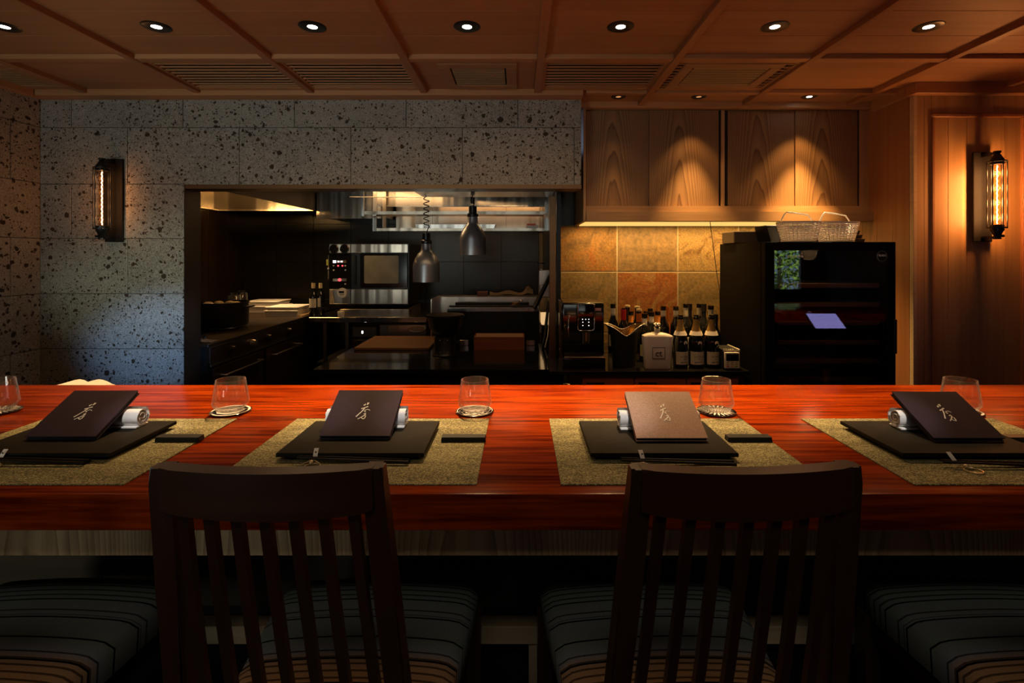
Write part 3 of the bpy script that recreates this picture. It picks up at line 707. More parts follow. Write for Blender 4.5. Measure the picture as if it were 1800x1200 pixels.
    xr = (PX(155, 1.025), PX(720, 1.03), PX(1287, 1.03), PX(1697, 1.0)+.187)[i]
    for q in range(2):
        dy = .0065*(q*2-1)
        p0 = Vector((xr, rd-.001+dy+.003, CT+.0026+.0047)); p1 = Vector((xr-.225, rd+dy*.7+.006, CT+.0026+.0115))
        bm = B(); cyl(bm, (0, 0, 0), p1-p0, .0038, .0016, 8)
        single('chopstick', ('dark lacquered chopstick %s at the %s' % (('nearer the diner', 'nearer the board')[q], pos[i])), 'chopstick', bm, M['chop'], p0, smooth=50, group='dark lacquered chopsticks')
    # paper band with an upright tag around the two sticks
    t = thing('paper_band', 'small white paper tag tied on the chopsticks at the %s' % pos[i], 'paper tag', (rx+.002-(.012 if i == 3 else 0), rd+.006, CT+.0145+.0026), group='white paper tags')
    bm = B()
    loft(bm, [[(-.0045+dx, yy_, z), (.0045+dx, yy_, z), (.0045+dx, yy_+.0007, z), (-.0045+dx, yy_+.0007, z)] for dx, yy_, z in ((0, .002, -.003), (-.001, .008, .003), (-.002, .015, .009))])
    ob('tag', bm, M['paper'], t)
    if i < 3: ob('printed_mark', bx(-.0018, .0012, .0060, .0066, .003, .0062), M['ink'], t)
# coasters and tumblers
GX = [PX(-2, 1.376), PX(407, 1.376), PX(835, 1.376), PX(1258, 1.376), PX(1686, 1.376)]
gs = ['cut off by the left edge of the picture', 'between the first and second menus', 'between the second and third menus', 'between the third and fourth menus', 'behind the rightmost menu']
for i, X in enumerate(GX):
    d = 1.372
    t = thing('coaster', 'round patterned coaster under the tumbler %s' % gs[i], 'coaster', (X, d, CT+.0003), group='round coasters')
    b_ = B(); lathe(b_, [(0, 0), (.049, 0), (.0505, .001), (.0505, .0035), (.049, .0042), (0, .0042)], seg=48); ob('disc', b_, M['blackg'], t, smooth=35)
    # printed pattern: raised rings and leaves, each coaster its own
    b_ = B()
    def fl_ring(r0, r1, z=.0042, h=.0004, wav=0, n_=72, ph=0):
        a_, c_, e_, f_ = [], [], [], []
        for k in range(n_):
            th = 2*PI*k/n_; q = 1+wav*math.sin(8*th+ph)
            for L, r, zz in ((a_, r0, z), (c_, r0, z+h), (e_, r1, z+h), (f_, r1, z)):
                L.append(b_.verts.new((r*q*math.cos(th), r*q*math.sin(th), zz)))
        for k in range(n_):
            l = (k+1) % n_
            for A, C in ((a_, c_), (c_, e_), (e_, f_)): b_.faces.new((A[k], A[l], C[l], C[k]))
    def leaf(r0, r1, a0, wd):
        c, s = math.cos(a0), math.sin(a0)
        P = [(r0, 0), ((r0+r1)/2, wd), (r1, 0), ((r0+r1)/2, -wd)]
        lo = [b_.verts.new((x*c-y*s, x*s+y*c, .0042)) for x, y in P]; hi = [b_.verts.new((x*c-y*s, x*s+y*c, .0046)) for x, y in P]
        b_.faces.new(hi)
        for k in range(4): b_.faces.new((lo[k], lo[(k+1) % 4], hi[(k+1) % 4], hi[k]))
    if i % 3 == 2:
        fl_ring(.0455, .0475); fl_ring(.038, .041, wav=.05); fl_ring(.026, .030, wav=.08, ph=1); fl_ring(.012, .016)
        for k in range(8): leaf(.017, .028, 2*PI*k/8, .003); leaf(.031, .045, 2*PI*(k+.5)/8, .002)
    elif i % 3 == 0:
        for k in range(22): leaf(.006, .026, 2*PI*k/22, .0014); leaf(.020, .047, 2*PI*(k+.5)/22+.1, .0030)
    else:
        fl_ring(.0425, .0478); fl_ring(.028, .034, wav=.03); fl_ring(.012, .017, wav=.05)
        for k in range(14): leaf(.017, .028, 2*PI*k/14, .0028)
    ob('printed_pattern', b_, M['coasterw'], t, label='white line pattern on the coaster')
    t = thing('glass_tumbler', 'clear glass tumbler narrowing to the rim, %s' % gs[i], 'glass', (X, d, CT+.0052), group='clear glass tumblers')
    b_ = B(); lathe(b_, [(0, 0), (.028, 0), (.033, .0015), (.0445, .018), (.0452, .022), (.0365, .082), (.0362, .083), (.0353, .083), (.0351, .082), (.0436, .023), (.0428, .0195), (.031, .0058), (0, .0052)], seg=56)
    ob('bowl', b_, M['glass'], t, smooth=60)
# ================================================================ CHAIRS
def seat_mesh():
    bm = B(); nx, ny = 22, 20; top = []
    def hw(v): return .170+(.2175-.170)*v
    def P(u, v):
        # u -1..1 across, v 0..1 back to front, rounded corners
        h = hw(v); r = .05
        x = u*h; y = -.225+v*.455
        e = min(1, (1-abs(u))*h/.045, ); f = min(1, v*.455/.03, (1-v)*.455/.045)
        z = .012*math.sqrt(max(0, 1-(1-e)**2))+.030*math.sqrt(max(0, 1-(1-f)**2))
        cu = max(0, abs(u)-.86)/.14; cv = max(0, v-.90)/.10
        y -= .018*cu*cu*(1 if v > .5 else -.5)*cv; x -= math.copysign(.020*cu*cv, u)
        return (x, y, z-.012*u*u)
    g = [[bm.verts.new(P(-1+2*i/nx, j/ny)) for i in range(nx+1)] for j in range(ny+1)]
    for j in range(ny):
        for i in range(nx): bm.faces.new((g[j][i], g[j][i+1], g[j+1][i+1], g[j+1][i]))
    rim = [g[0][i] for i in range(nx+1)]+[g[j][nx] for j in range(1, ny+1)]+[g[ny][i] for i in range(nx-1, -1, -1)]+[g[j][0] for j in range(ny-1, 0, -1)]
    low = [bm.verts.new((v.co.x*.985, v.co.y*.99, -.030)) for v in rim]; n_ = len(rim)
    for k in range(n_): bm.faces.new((rim[k], low[k], low[(k+1) % n_], rim[(k+1) % n_]))
    bm.faces.new(low[::-1])
    return bm
def make_chair(label):
    # origin on the floor under the seat centre; front of the chair faces +y
    t = thing('dining_chair', label, 'chair', (0, 0, 0), group='slatted dining chairs along the bar')
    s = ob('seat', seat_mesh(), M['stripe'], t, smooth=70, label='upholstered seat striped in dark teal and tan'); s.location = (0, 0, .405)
    f = B()
    for sx in (-1, 1):
        loft(f, [[(sx*.150, -.21, z), (sx*.168, -.21, z), (sx*.168, -.19, z), (sx*.150, -.19, z)] for z in (.335, .374)] , True)
        loft(f, [[(sx*x0, y0, .335), (sx*(x0-.02), y0, .335), (sx*(x0-.02), y0, .3745), (sx*x0, y0, .3745)] for x0, y0 in ((.166, -.205), (.205, .20))])
    box(f, -.16, .16, -.21, -.19, .335, .374); box(f, -.20, .20, .185, .207, .335, .374)
    ob('seat_frame', f, M['chair'], t)
    for sx in (-1, 1):
        b_ = B(); loft(b_, [[(sx*(.188-q), .178-q, z), (sx*(.218-q*.2), .178-q, z), (sx*(.218-q*.2), .213-q, z), (sx*(.188-q), .213-q, z)] for z, q in ((0, .004), (.38, 0))]); ob('front_leg', b_, M['chair'], t)
        # rear leg and back post in one sweep
        b_ = B(); secs = []
        for z, y, x, wx, wy in ((0, -.27, .156, .013, .014), (.2, -.238, .163, .014, .016), (.42, -.232, .153, .014, .017), (.58, -.254, .144, .0140, .016), (.75, -.284, .134, .0135, .0145), (.885, -.307, .1275, .0130, .0125), (.906, -.311, .1265, .0128, .0115)):
            secs.append([(sx*(x+wx), y-wy, z), (sx*(x+wx), y+wy, z), (sx*(x-wx), y+wy, z), (sx*(x-wx), y-wy, z)])
        loft(b_, secs); bmesh.ops.bevel(b_, geom=[e for e in b_.edges if abs((e.verts[0].co-e.verts[1].co).normalized().z) > .6], offset=.004, segments=2, affect='EDGES')
        ob('back_post', b_, M['chair'], t, smooth=50)
    b_ = B(); secs = []
    for k in range(17):
        u = -1+k/8; x = u*.1275; y = -.309-.013*(1-u*u)
        zt_, zb_ = .9065-.001*(1-u*u), .853-.005*(1-u*u)
        secs.append([(x, y-.011, zb_), (x, y+.011, zb_), (x, y+.010-.003, zt_), (x, y-.011-.004, zt_)])
    loft(b_, secs); bmesh.ops.bevel(b_, geom=[e for e in b_.edges if abs((e.verts[0].co-e.verts[1].co).normalized().x) > .6], offset=.003, segments=2, affect='EDGES')
    ob('top_rail', b_, M['chairx'], t, smooth=50)
    for k in range(7):
        u = (k-3)/3*.80; xt = u*.1275; yt = -.309-.013*(1-u*u); xb = u*.150; b_ = B(); w_ = .0062
        secs = []
        for f_ in (0, .25, .5, .75, 1):
            z = .859-.452*f_; x = xt+(xb-xt)*f_; y = yt*(1-f_)+(-.205)*f_ - .006*math.sin(PI*f_)
            secs.append([(x-w_, y-.0055, z), (x+w_, y-.0055, z), (x+w_, y+.0055, z), (x-w_, y+.0055, z)])
        loft(b_, secs); ob('slat', b_, M['chair'], t)
    b_ = bx(-.155, .155, -.245, -.225, .10, .125); ob('stretcher', b_, M['chair'], t)
    return t
SEATY = .9305
ch = make_chair('slatted dark wooden chair in front of the second place setting from the left')
ch.location = (-.303, SEATY, GF+.0); ch.rotation_euler = (0, 0, .0)
cl = [(-.955, 0, 'dark wooden chair at the leftmost place setting, only its striped seat in view'), (.262, .03, 'slatted dark wooden chair in front of the third place setting, turned slightly'), (.965, -.0, 'dark wooden chair at the rightmost place setting, only its striped seat in view')]
for X, rz, s in cl:
    c = copy_tree(ch); c.location = (X, SEATY, GF); c.rotation_euler = (0, 0, rz); c['label'] = s
# ================================================================ WALL CABINETS (sliding doors)
DCAB = 3.27
t = thing('wall_cabinet', 'long cedar wall cabinet with four sliding doors above the slate tiles', 'cabinet', (1.3, 3.5, PZ(388, 3.2)))
xa, xb = PX(1025, DCAB), XC+.012
z0c = PZ(388, 3.2); z1c = CEIL-.014
b_ = B(); box(b_, xa, xb, 3.30, 3.75, z0c+.05, CEIL); ob('body', b_, M['cabz'], t, True)
ob('side_panel', bx(xa-.003, xa+.014, 3.235, 3.752, z0c, CEIL, .001), M['cabz'], t, True)
ob('end_stile', bx(xa-.001, PX(1029.5, DCAB)-.006, 3.262, 3.30, z0c+.09, z1c), M['cabz'], t, True)
ob('bottom_rail', bx(xa+.0145, xb, 3.215, 3.30, z0c, PZ(372, 3.215)), M['cab'], t, True)
ob('bottom_rail', bx(xa+.0145, xb, 3.235, 3.30, PZ(371.5, 3.215), PZ(362, 3.24)), M['cab'], t, True)
ob('bottom_panel', bx(xa+.0145, xb, 3.301, 3.752, z0c+.006, z0c+.012), M['cab'], t, True)
ob('track', bx(xa, xb, 3.292, 3.30, PZ(362, 3.24), z1c), M['dark_gap'], t, True)
for i, (p, q, d) in enumerate(((1030.5, 1142.5, 3.275), (1141, 1263.5, 3.262), (1279, 1399.5, 3.275), (1398, 1507.5, 3.262))):
    x0, x1 = PX(p, d), PX(q, d); c = Vector(((x0+x1)/2, d, PZ(362, 3.24)))
    bm = bx(x0, x1, d, d+.016, c.z, z1c, .0012); bmesh.ops.translate(bm, vec=-c, verts=bm.verts)
    o = ob('door', bm, M['flame'], t); o.location = c-t.location
ob('centre_stile', bx(PX(1268, 3.26), PX(1274, 3.26), 3.262, 3.292, PZ(362, 3.24), z1c), M['cabz'], t, True)
ob('end_stile', bx(PX(1511.5, 3.26), XC+.012, 3.262, 3.292, PZ(362, 3.24), z1c), M['cabz'], t, True)
for p, q in ((1263.7, 1267.3), (1274.5, 1278.5), (1508, 1511.3), (1025.5, 1029.5)):
    ob('door_groove', bx(PX(p, 3.268), PX(q, 3.268), 3.272, 3.29, PZ(362, 3.24), z1c), M['dark_gap'], t, True)
ob('light_strip', bx(xa+.03, xb-.05, 3.31, 3.745, z0c-.002, z0c+.0055), M['strip'], t, True)
# thin cable hanging from the cabinet to the wine cabinet
b_ = B(); tube(b_, [(PX(1248, 3.3), 3.30, z0c+.002), (PX(1254, 3.3), 3.305, PZ(430, 3.3)), (PX(1261, 3.3), 3.31, PZ(480, 3.3)), (PX(1265, 3.3), 3.30, PZ(510, 3.3)), (PX(1266, 3.3), 3.29, PZ(600, 3.3))], .0022, 6)
single('cable', 'thin black cable hanging from the wall cabinet beside the wine cabinet', 'cable', b_, M['black'])
# ================================================================ BACK BAR COUNTER
DB0 = 2.83; BT = PZ(652, DB0)
t = thing('back_counter', 'black topped low counter with wooden doors under the bottles', 'counter', (.7, 3.2, 0))
xr_ = PX(1320, DB0); xl_ = PX(966, DB0)
b_ = B(); box(b_, xl_, 1.268, DB0, 3.19, BT-.02, BT); box(b_, .27, 1.268, 3.19, 3.75, BT-.02, BT); ob('worktop', b_, M['stonetop'], t, True)
ob('edge_highlight', bx(xl_, xr_-.004, DB0-.003, DB0, BT-.004, BT-.0005), M['steelb'], t, True)  # bright strip draws the highlight along the black front edge
ob('body', bx(.28, 1.255, DB0+.03, 3.74, .06, BT-.0205), M['panel_dark'], t, True)
for i in range(3):
    x0 = PX(1024, DB0+.015)+i*.29; d_ = ob('door', bx(x0, x0+.285, DB0+.012, DB0+.03, .08, BT-.04, .001), M['boxwood'], t, True)
    ob('handle', bx(x0+.02, x0+.12, DB0+.004, DB0+.012, BT-.075, BT-.065), M['black'], d_, True)
# ================================================================ WINE CABINET
DF = 2.66; FX0, FX1 = PX(1345, DF), PX(1575, DF); FT = PZ(425, DF)
t = thing('wine_cabinet', 'tall black wine cabinet with a glass door and wooden shelf fronts', 'wine cabinet', ((FX0+FX1)/2, DF, 0))
b_ = B(); w_ = .03
box(b_, FX0, FX0+w_, DF+.05, 3.26, .04, FT); box(b_, FX1-w_, FX1, DF+.05, 3.26, .04, FT); box(b_, FX0+w_, FX1-w_, DF+.05, 3.26, FT-w_, FT); box(b_, FX0+w_, FX1-w_, DF+.05, 3.26, .04, .12); box(b_, FX0+w_, FX1-w_, 3.22, 3.26, .12, FT-w_)
ob('body', b_, M['fridge'], t, True)
ix0, ix1, iz1, iz0 = PX(1362, DF), PX(1561, DF), PZ(440, DF), .16
b_ = B(); box(b_, FX0, ix0, DF, DF+.045, .06, FT, .003); box(b_, ix1, FX1, DF, DF+.045, .06, FT, .003); box(b_, ix0, ix1, DF, DF+.045, iz1, FT, .003); box(b_, ix0, ix1, DF, DF+.045, .06, iz0, .003)
dr = ob('door', b_, M['fridge'], t, True)
ob('pane', bx(ix0, ix1, DF+.006, DF+.010, iz0, iz1), M['pane'], dr, True)
ob('handle', bx(FX1-.028, FX1-.014, DF-.03, DF-.018, PZ(620, DF), PZ(560, DF), .003), M['black'], dr, True)
text('lettering', 'TRANSTHERM', .014, (PX(1398, DF), DF+.0052, PZ(451, DF)), (PI/2, 0, 0), M['silver'], dr)
b_ = B(); lathe(b_, [(.028, 0), (.028, .0012), (.025, .0012), (.025, 0)], seg=28); bmesh.ops.rotate(b_, cent=(0, 0, 0), matrix=Matrix.Rotation(PI/2, 3, 'X'), verts=b_.verts)
o = ob('badge', b_, M['steel'], dr); o.location = Vector((PX(1552, DF), DF+.0058, PZ(450, DF)))-rootloc(dr)
text('lettering', 'TRANS', .017, (PX(1552, DF), DF+.0052, PZ(449, DF)), (PI/2, 0, .06), M['silver'], dr)
DSH = 2.76
for k, y in enumerate((499, 532, 564.5, 598, 630, 662, 700)):
    z = PZ(y, DSH)
    s = ob('shelf', bx(FX0+w_+.004, FX1-w_-.004, DSH, DSH+.42, z-.006, z), M['black'], t, True)
    ob('shelf_front', bx(PX(1364, DSH), PX(1543, DSH), DSH-.02, DSH-.001, z-.020, z+.004, .002), M['shelfwood'], s, True)
def bottle_bm(h, r, rn=.0145, sh=.45, seg=24, punt=True):
    """wine bottle body to the lip, straight or sloping shoulders by sh"""
    b = B(); hb = h*(1-sh); pr = [(0, 0), (r*.9, 0), (r, .004), (r, hb)]
    for k in range(1, 8):
        f = k/8; pr.append((rn+(r-rn)*(math.cos(PI*f)*.5+.5), hb+(h*sh*.52)*f))
    pr += [(rn, h*.95), (rn+.002, h*.951), (rn+.002, h*.975), (rn, h*.976), (rn, h), (0, h)]
    return lathe(b, pr, seg=seg)
# a few bottles lying on the wine cabinet shelves
kk = 0
for row, y in enumerate((532, 564.5, 598, 630)):
    for i in range(4):
        x = PX(1364+22+i*44+R.uniform(-3, 3), DSH); z = PZ(y, DSH)+.037; b_ = bottle_bm(.30, .036, sh=.42, seg=16)
        bmesh.ops.rotate(b_, cent=(0, 0, 0), matrix=Matrix.Rotation(PI/2, 3, 'X'), verts=b_.verts)
        nm = ('top', 'second', 'third', 'fourth')[row]
        single('lying_wine_bottle', 'dark bottle lying %s on the %s stocked wine cabinet shelf' % (('at the left end', 'left of centre', 'right of centre', 'at the right end')[i], nm), 'bottle', b_, M['wine'], (x, DSH+.34, z), smooth=40, group='wine bottles on the %s stocked shelf of the wine cabinet' % nm)
# things on the wine cabinet
b_ = B(); loft(b_, [[(PX(1268, 3.1), 3.10, z), (PX(1312, 2.86), 2.86, z), (PX(1312, 2.86)+.06, 3.12, z)] for z in (FT, FT+.055)])
t = thing('wooden_wedge', 'dim brown wedge block on the back corner of the wine cabinet', 'block', (1.30, 3.1, FT+.0005))
ob('block', bx(1.262, 1.41, 3.02, 3.2, FT+.0005, FT+.072, .004), M['panel_dark'], t, True)
b_.free()
t = thing('black_case', 'flat black case behind the wicker baskets on the wine cabinet', 'case', (1.5, 2.95, FT+.0005))
b_ = B(); loft(b_, [[(1.41, 2.87, FT+.0005), (1.62, 2.87, FT+.0005), (1.62, 3.0, FT+.0005), (1.40, 3.0, FT+.0005)], [(1.385, 2.87, FT+.088), (1.62, 2.87, FT+.088), (1.62, 3.0, FT+.088), (1.375, 3.0, FT+.088)]])
ob('body', b_, M['black'], t, True); ob('lid', bx(1.375, 1.622, 2.868, 3.002, FT+.0885, FT+.098, .003), M['rest'], t, True)
for j in range(4):
    single('stacked_tray', 'black tray, %s of the stack of four right of the wicker baskets' % ('bottom', 'second from the bottom', 'third from the bottom', 'topmost')[j], 'tray', loft(B(), [[(-q, -.09, z), (q, -.09, z), (q, .09, z), (-q, .09, z)] for z, q in ((0, .085-j*.01), (.022, .092-j*.01))]), M['rest'], (1.86-j*.004, 2.985, FT+.0005+j*.0235), group='black trays stacked on the wine cabinet')
def basket(x, y, rz, label):
    t = thing('wicker_basket', label, 'basket', (x, y, FT+.0008), rz, 'pale wicker baskets on the wine cabinet')
    W0, W1, D0, D1, H = .077, .101, .055, .070, .098
    def per(f, n_=44, jit=0):
        w2, d2 = W0+(W1-W0)*f, D0+(D1-D0)*f; P = []
        for k in range(n_):
            a = 2*PI*k/n_; c, s = math.cos(a), math.sin(a); p = (abs(c)**4+abs(s)**4)**(-.25)
            j = 1+jit*(1 if k % 2 else -1); P.append((c*p*w2*j, s*p*d2*j, .004+H*f))
        return P
    b_ = B()
    for i in range(12): 
        f = i/12; ph = [1, -1][i % 2]; tube(b_, per(f, 44, +.024*ph), .0027, 5, True)
    ob('weave', b_, M['wicker'], t, smooth=60, kind='stuff')
    b_ = B(); A = per(0, 32); C = per(1.02, 32)
    for k in range(32): tube(b_, [A[k], C[k]], .0021, 5)
    ob('uprights', b_, M['wicker'], t, kind='stuff')
    b_ = B(); tube(b_, per(1.0, 44), .0040, 6, True); tube(b_, per(1.05, 44), .0030, 6, True); ob('rim', b_, M['wicker'], t, smooth=60)
    b_ = B(); tube(b_, per(0.0, 44), .0045, 6, True)
    vs_ = [b_.verts.new((p[0], p[1], .003)) for p in per(0, 44)]; b_.faces.new(vs_); ob('base', b_, M['wicker'], t)
    b_ = B(); pts = []
    for k in range(15):
        a = k/14
        pts.append((-.095+.19*a, -.02*math.sin(PI*a), .105+.060*min(1, math.sin(PI*min(1, max(0, a))**.75)*1.6)-.03*a*(a < .97)))
    tube(b_, pts, .0036, 7); ob('handle', b_, M['wicker'], t, smooth=60)
basket(PX(1402, 2.76), 2.750, -.04, 'pale wicker basket with an arched handle on the wine cabinet, nearer the bottles')
basket(PX(1469, 2.79), 2.785, .03, 'pale wicker basket with an arched handle beside the stack of black trays')
# ================================================================ BOTTLES AND THINGS ON THE BACK COUNTER
def ringy(r, z0, z1, seg=24, a0=0, a1=2*PI, th=.0006):
    b = B(); n_ = seg
    full = abs(a1-a0-2*PI) < 1e-6
    L = []
    for k in range(n_+(0 if full else 1)):
        a = a0+(a1-a0)*k/n_; c, s = math.cos(a), math.sin(a)
        L.append([b.verts.new((rr*c, rr*s, z)) for rr, z in ((r, z0), (r+th, z0), (r+th, z1), (r, z1))])
    m = len(L) if full else len(L)-1
    for k in range(m):
        A, C = L[k], L[(k+1) % len(L)]
        for q in range(4): b.faces.new((A[q], C[q], C[(q+1) % 4], A[(q+1) % 4]))
    if not full: b.faces.new(L[0]); b.faces.new(L[-1][::-1])
    return b
def cone_ring(r0, r1, z0, z1, seg=24):
    b = B(); lathe(b, [(r0, z0), (r0+.001, z0), (r1+.001, z1), (r1, z1)], seg=seg); return b
def champagne(x, d, label, off):
    t = thing('champagne_bottle', label, 'bottle', (x, d, BT+.0005), group='champagne bottles with gold foil in front')
    h, r = .300, .0425; b_ = B()
    lathe(b_, [(0, 0), (.038, 0), (r, .006), (r, .140), (.041, .155), (.035, .180), (.026, .205), (.019, .228), (.0152, .255), (.0145, .275), (.017, .276), (.017, .286), (.0145, .288), (.0145, .298), (.0, .300)], seg=32)
    ob('glass_body', b_, M['wine'], t, smooth=50)
    b_ = B(); lathe(b_, [(.0275, .203), (.0205, .227), (.0162, .253), (.0158, .272)], seg=28); r_ = bmesh.ops.solidify(b_, geom=b_.faces[:], thickness=.0006); ob('foil', b_, M['foil'], t, smooth=50, label='gold foil')
    ob('collar', cone_ring(.0365, .0285, .183, .206, 28), M['neckw'], t, smooth=50)
    ob('label', ringy(r, .020, .092, 20, -PI/2-1.15+off, -PI/2+1.15+off), M['label'], t, smooth=50)
    s = B(); lathe(s, [(0, .0), (.0125, 0), (.0125, .0012), (0, .0015)], seg=20); bmesh.ops.rotate(s, cent=(0, 0, 0), matrix=Matrix.Rotation(PI/2+.12, 3, 'X'), verts=s.verts)
    o = ob('seal', s, M['neckw'], t); a = -PI/2+off*1.2+.15; o.location = (.0405*math.cos(a), .0405*math.sin(a)-.0005, .140); o.rotation_euler = (0, 0, a+PI/2)
    for z, s_, tx in ((.066, .0115, 'TAITTINGER'), (.052, .006, 'BRUT')):
        text('lettering', tx, s_, (x+.002*0+(r+.0012)*math.cos(-PI/2+off), d+(r+.0045)*math.sin(-PI/2+off), BT+z), (PI/2, 0, off), M['ink'], t, .0002)
    b_ = B(); 
    box(b_, -.024, .024, -r-.0016, -r+.004, .034, .0352)
    rotz(b_, off); ob('label_rule', b_, M['ink'], t)
for p, s, off in ((1196, 'champagne bottle with cream label, nearest the white flask', .28), (1223.5, 'champagne bottle with cream label, middle of the front three', .05), (1250.5, 'champagne bottle with cream label, beside the card terminal', .22)):
    champagne(PX(p, 2.94), 2.94, s, off)
# (px, top y, depth, kind, radius, label)
BL = [
 (1077.6, 534, 3.42, 'w', .034, 'dark bottle with a pale stopper behind the black wine cooler'),
 (1096, 541, 3.40, 'r', .036, 'bottle with a deep red neck foil behind the wine cooler'),
 (1103, 538, 3.55, 'k', .034, 'bottle with a yellowish cork behind the red-foiled one'),
 (1109, 547, 3.28, 'o', .036, 'bottle with an orange neck foil just right of the red-foiled one'),
 (1120, 540, 3.52, 'k', .034, 'bottle with a pale cork farthest back at the middle of the tiles'),
 (1123, 545, 3.36, 'c', .034, 'bottle with pale cork and amber neck behind the white flask'),
 (1133, 551, 3.10, 'w', .034, 'bottle with a white neck label directly behind the flask shoulder'),
 (1136, 547, 3.44, 'o', .034, 'orange-foiled bottle half hidden behind the white-necked one'),
 (1145, 548, 3.20, 'w', .034, 'bottle with a white neck label above the flask stopper'),
 (1143, 542, 3.50, 'd', .034, 'plain dark-capped bottle farthest back behind the flask'),
 (1156, 547, 3.26, 'o', .034, 'orange-foiled bottle right of the flask stopper'),
 (1166, 538, 3.36, 'w', .037, 'tall bottle with a white neck band just left of the champagne bottles'),
 (1172, 538, 3.52, 's', .030, 'slender orange-red bottle leaning into view behind the tall one'),
 (1188, 538, 3.40, 'w', .036, 'bottle with a white neck band behind the first champagne bottle'),
 (1205.5, 534, 3.30, 'n', .038, 'bottle with a silver neck foil between first and second champagne bottles'),
 (1212, 534, 3.48, 'd', .036, 'dark bottle hard behind the silver-foiled one'),
 (1229, 534, 3.38, 'n', .038, 'silver-foiled bottle behind the middle champagne bottle'),
 (1237, 534, 3.30, 'd', .036, 'dark bottle with a round seal on its neck behind the middle champagne bottle'),
 (1249.5, 537, 3.17, 'n', .038, 'silver-foiled bottle behind the champagne bottle beside the terminal'),
 (1257, 552, 3.075, 'd', .034, 'short dark bottle at the end nearest the wine cabinet'),
]
for p, y, d, k, r, s in BL:
    h = (PZ(y, d)-BT)-.0005
    t = thing('wine_bottle', s, 'bottle', (PX(p, d), d, BT+.0005), group='bottles crowded on the back counter')
    ob('glass_body', bottle_bm(h, r, .0145, .46 if k != 's' else .6), M['amber'] if k == 's' else M['wine'], t, smooth=50)
    if k == 'w': ob('neck_label', ringy(.0146, h-.085, h-.028, 20), M['neckw'], t, smooth=50); ob('cap', cone_ring(.0165, .0165, h-.026, h+.0005, 20), M['wine'], t, smooth=50)
    elif k == 'o': ob('neck_foil', ringy(.0148, h-.075, h-.024, 20), M['necko'], t, smooth=50); ob('cap', ringy(.0168, h-.023, h+.0005, 20), M['wine'], t, smooth=50)
    elif k == 'r': ob('neck_foil', ringy(.0168, h-.085, h-.008, 20), M['neckr'], t, smooth=50)
    elif k in 'kc':
        b_ = B(); lathe(b_, [(0, h-.006), (.018, h-.006), (.019, h), (.017, h+.008), (0, h+.009)], seg=20); ob('cork', b_, M['cork'], t, smooth=50)
        if k == 'c': ob('neck_foil', ringy(.0168, h-.075, h-.020, 20), M['amber'], t, smooth=50)
    elif k == 'n': ob('neck_foil', ringy(.0148, h-.100, h-.024, 20), M['necks'], t, smooth=50); ob('cap', ringy(.0168, h-.023, h+.0005, 20), M['wine'], t, smooth=50)
    elif k == 'd': ob('cap', ringy(.0168, h-.045, h+.0005, 20), M['black'], t, smooth=50)
    if r >= .034 and k in 'wn': ob('label', ringy(r, h*.12, h*.36, 20, -PI/2-1.1, -PI/2+1.1), M['label'], t, smooth=50)
# coffee machine
dm = 2.95; t = thing('coffee_machine', 'black glossy bean-to-cup coffee machine at the left end of the back counter', 'coffee machine', (PX(1025, dm), dm+.2, BT+.0005))
b0 = BT+.0005; x0, x1 = PX(988, dm), PX(1062, dm); zt_ = PZ(532, dm)
ob('body', bx(x0, x1, dm, dm+.36, b0+.06, zt_, .012, 3), M['blackg'], t, True, 40)
ob('base', bx(x0, x1, dm-.05, dm+.36, b0, b0+.058, .006, 2), M['blackg'], t, True, 40)
ob('drip_tray', bx(x0+.01, x1-.01, dm-.055, dm-.001, b0+.0585, b0+.064, .001), M['steel'], t, True)
fx0, fx1 = PX(1015, dm), PX(1044, dm)
fr = B(); fz1, fz0 = PZ(533.5, dm), PZ(580, dm)
tube(fr, [(fx0, dm-.022, fz0+.012), (fx0, dm-.022, fz1-.006), (fx0+.006, dm-.022, fz1), (fx1-.006, dm-.022, fz1), (fx1, dm-.022, fz1-.006), (fx1, dm-.022, fz0+.012), (fx1-.01, dm-.022, fz0), (fx0+.01, dm-.022, fz0)], .0034, 6, True)
ob('chrome_frame', fr, M['chrome'], t, True, 60)
pn = ob('control_panel', bx(fx0, fx1, dm-.022, dm, fz0, fz1, .004, 2), M['blackg'], t, True, 40)
for px_, py_ in ((1024, 561), (1035, 561), (1029.5, 561), (1024.5, 566), (1035, 566), (1024.5, 572), (1035, 572)):
    bm = B(); s_ = .0026; lathe(bm, [(0, 0), (s_, 0), (s_, .001), (0, .001)], seg=10); bmesh.ops.rotate(bm, cent=(0, 0, 0), matrix=Matrix.Rotation(PI/2, 3, 'X'), verts=bm.verts)
    bmesh.ops.translate(bm, vec=(PX(px_, dm-.022), dm-.0225, PZ(py_, dm-.022)), verts=bm.verts); ob('indicator', bm, M['wled'], pn, True)
sp = B(); box(sp, PX(1022, dm), PX(1035, dm), dm-.035, dm-.005, PZ(602, dm), PZ(581, dm), .004, 2); ob('spout', sp, M['black'], t, True)
for q in (1023.5, 1033.5): b_ = B(); cyl(b_, (PX(q, dm), dm-.037, PZ(602, dm)), (PX(q, dm), dm-.037, PZ(582, dm)), .0032, None, 10); ob('nozzle', b_, M['chrome'], t, True, 50)
ob('spout_cover', bx(PX(1027, dm), PX(1031, dm), dm-.038, dm-.034, PZ(598, dm), PZ(583, dm), .001), M['brass'], t, True)
b_ = B(); tube(b_, [(PX(1000, dm), dm-.006, PZ(552, dm)), (PX(1000, dm), dm-.02, PZ(556, dm)), (PX(998, dm), dm-.03, PZ(575, dm)), (PX(999, dm), dm-.03, PZ(590, dm))], .004, 8); ob('steam_wand', b_, M['chrome'], t, True, 60)
ob('side_display', bx(PX(1046, dm), PX(1057, dm), dm-.002, dm, PZ(546, dm), PZ(541, dm), .0008), M['steel'], t, True)
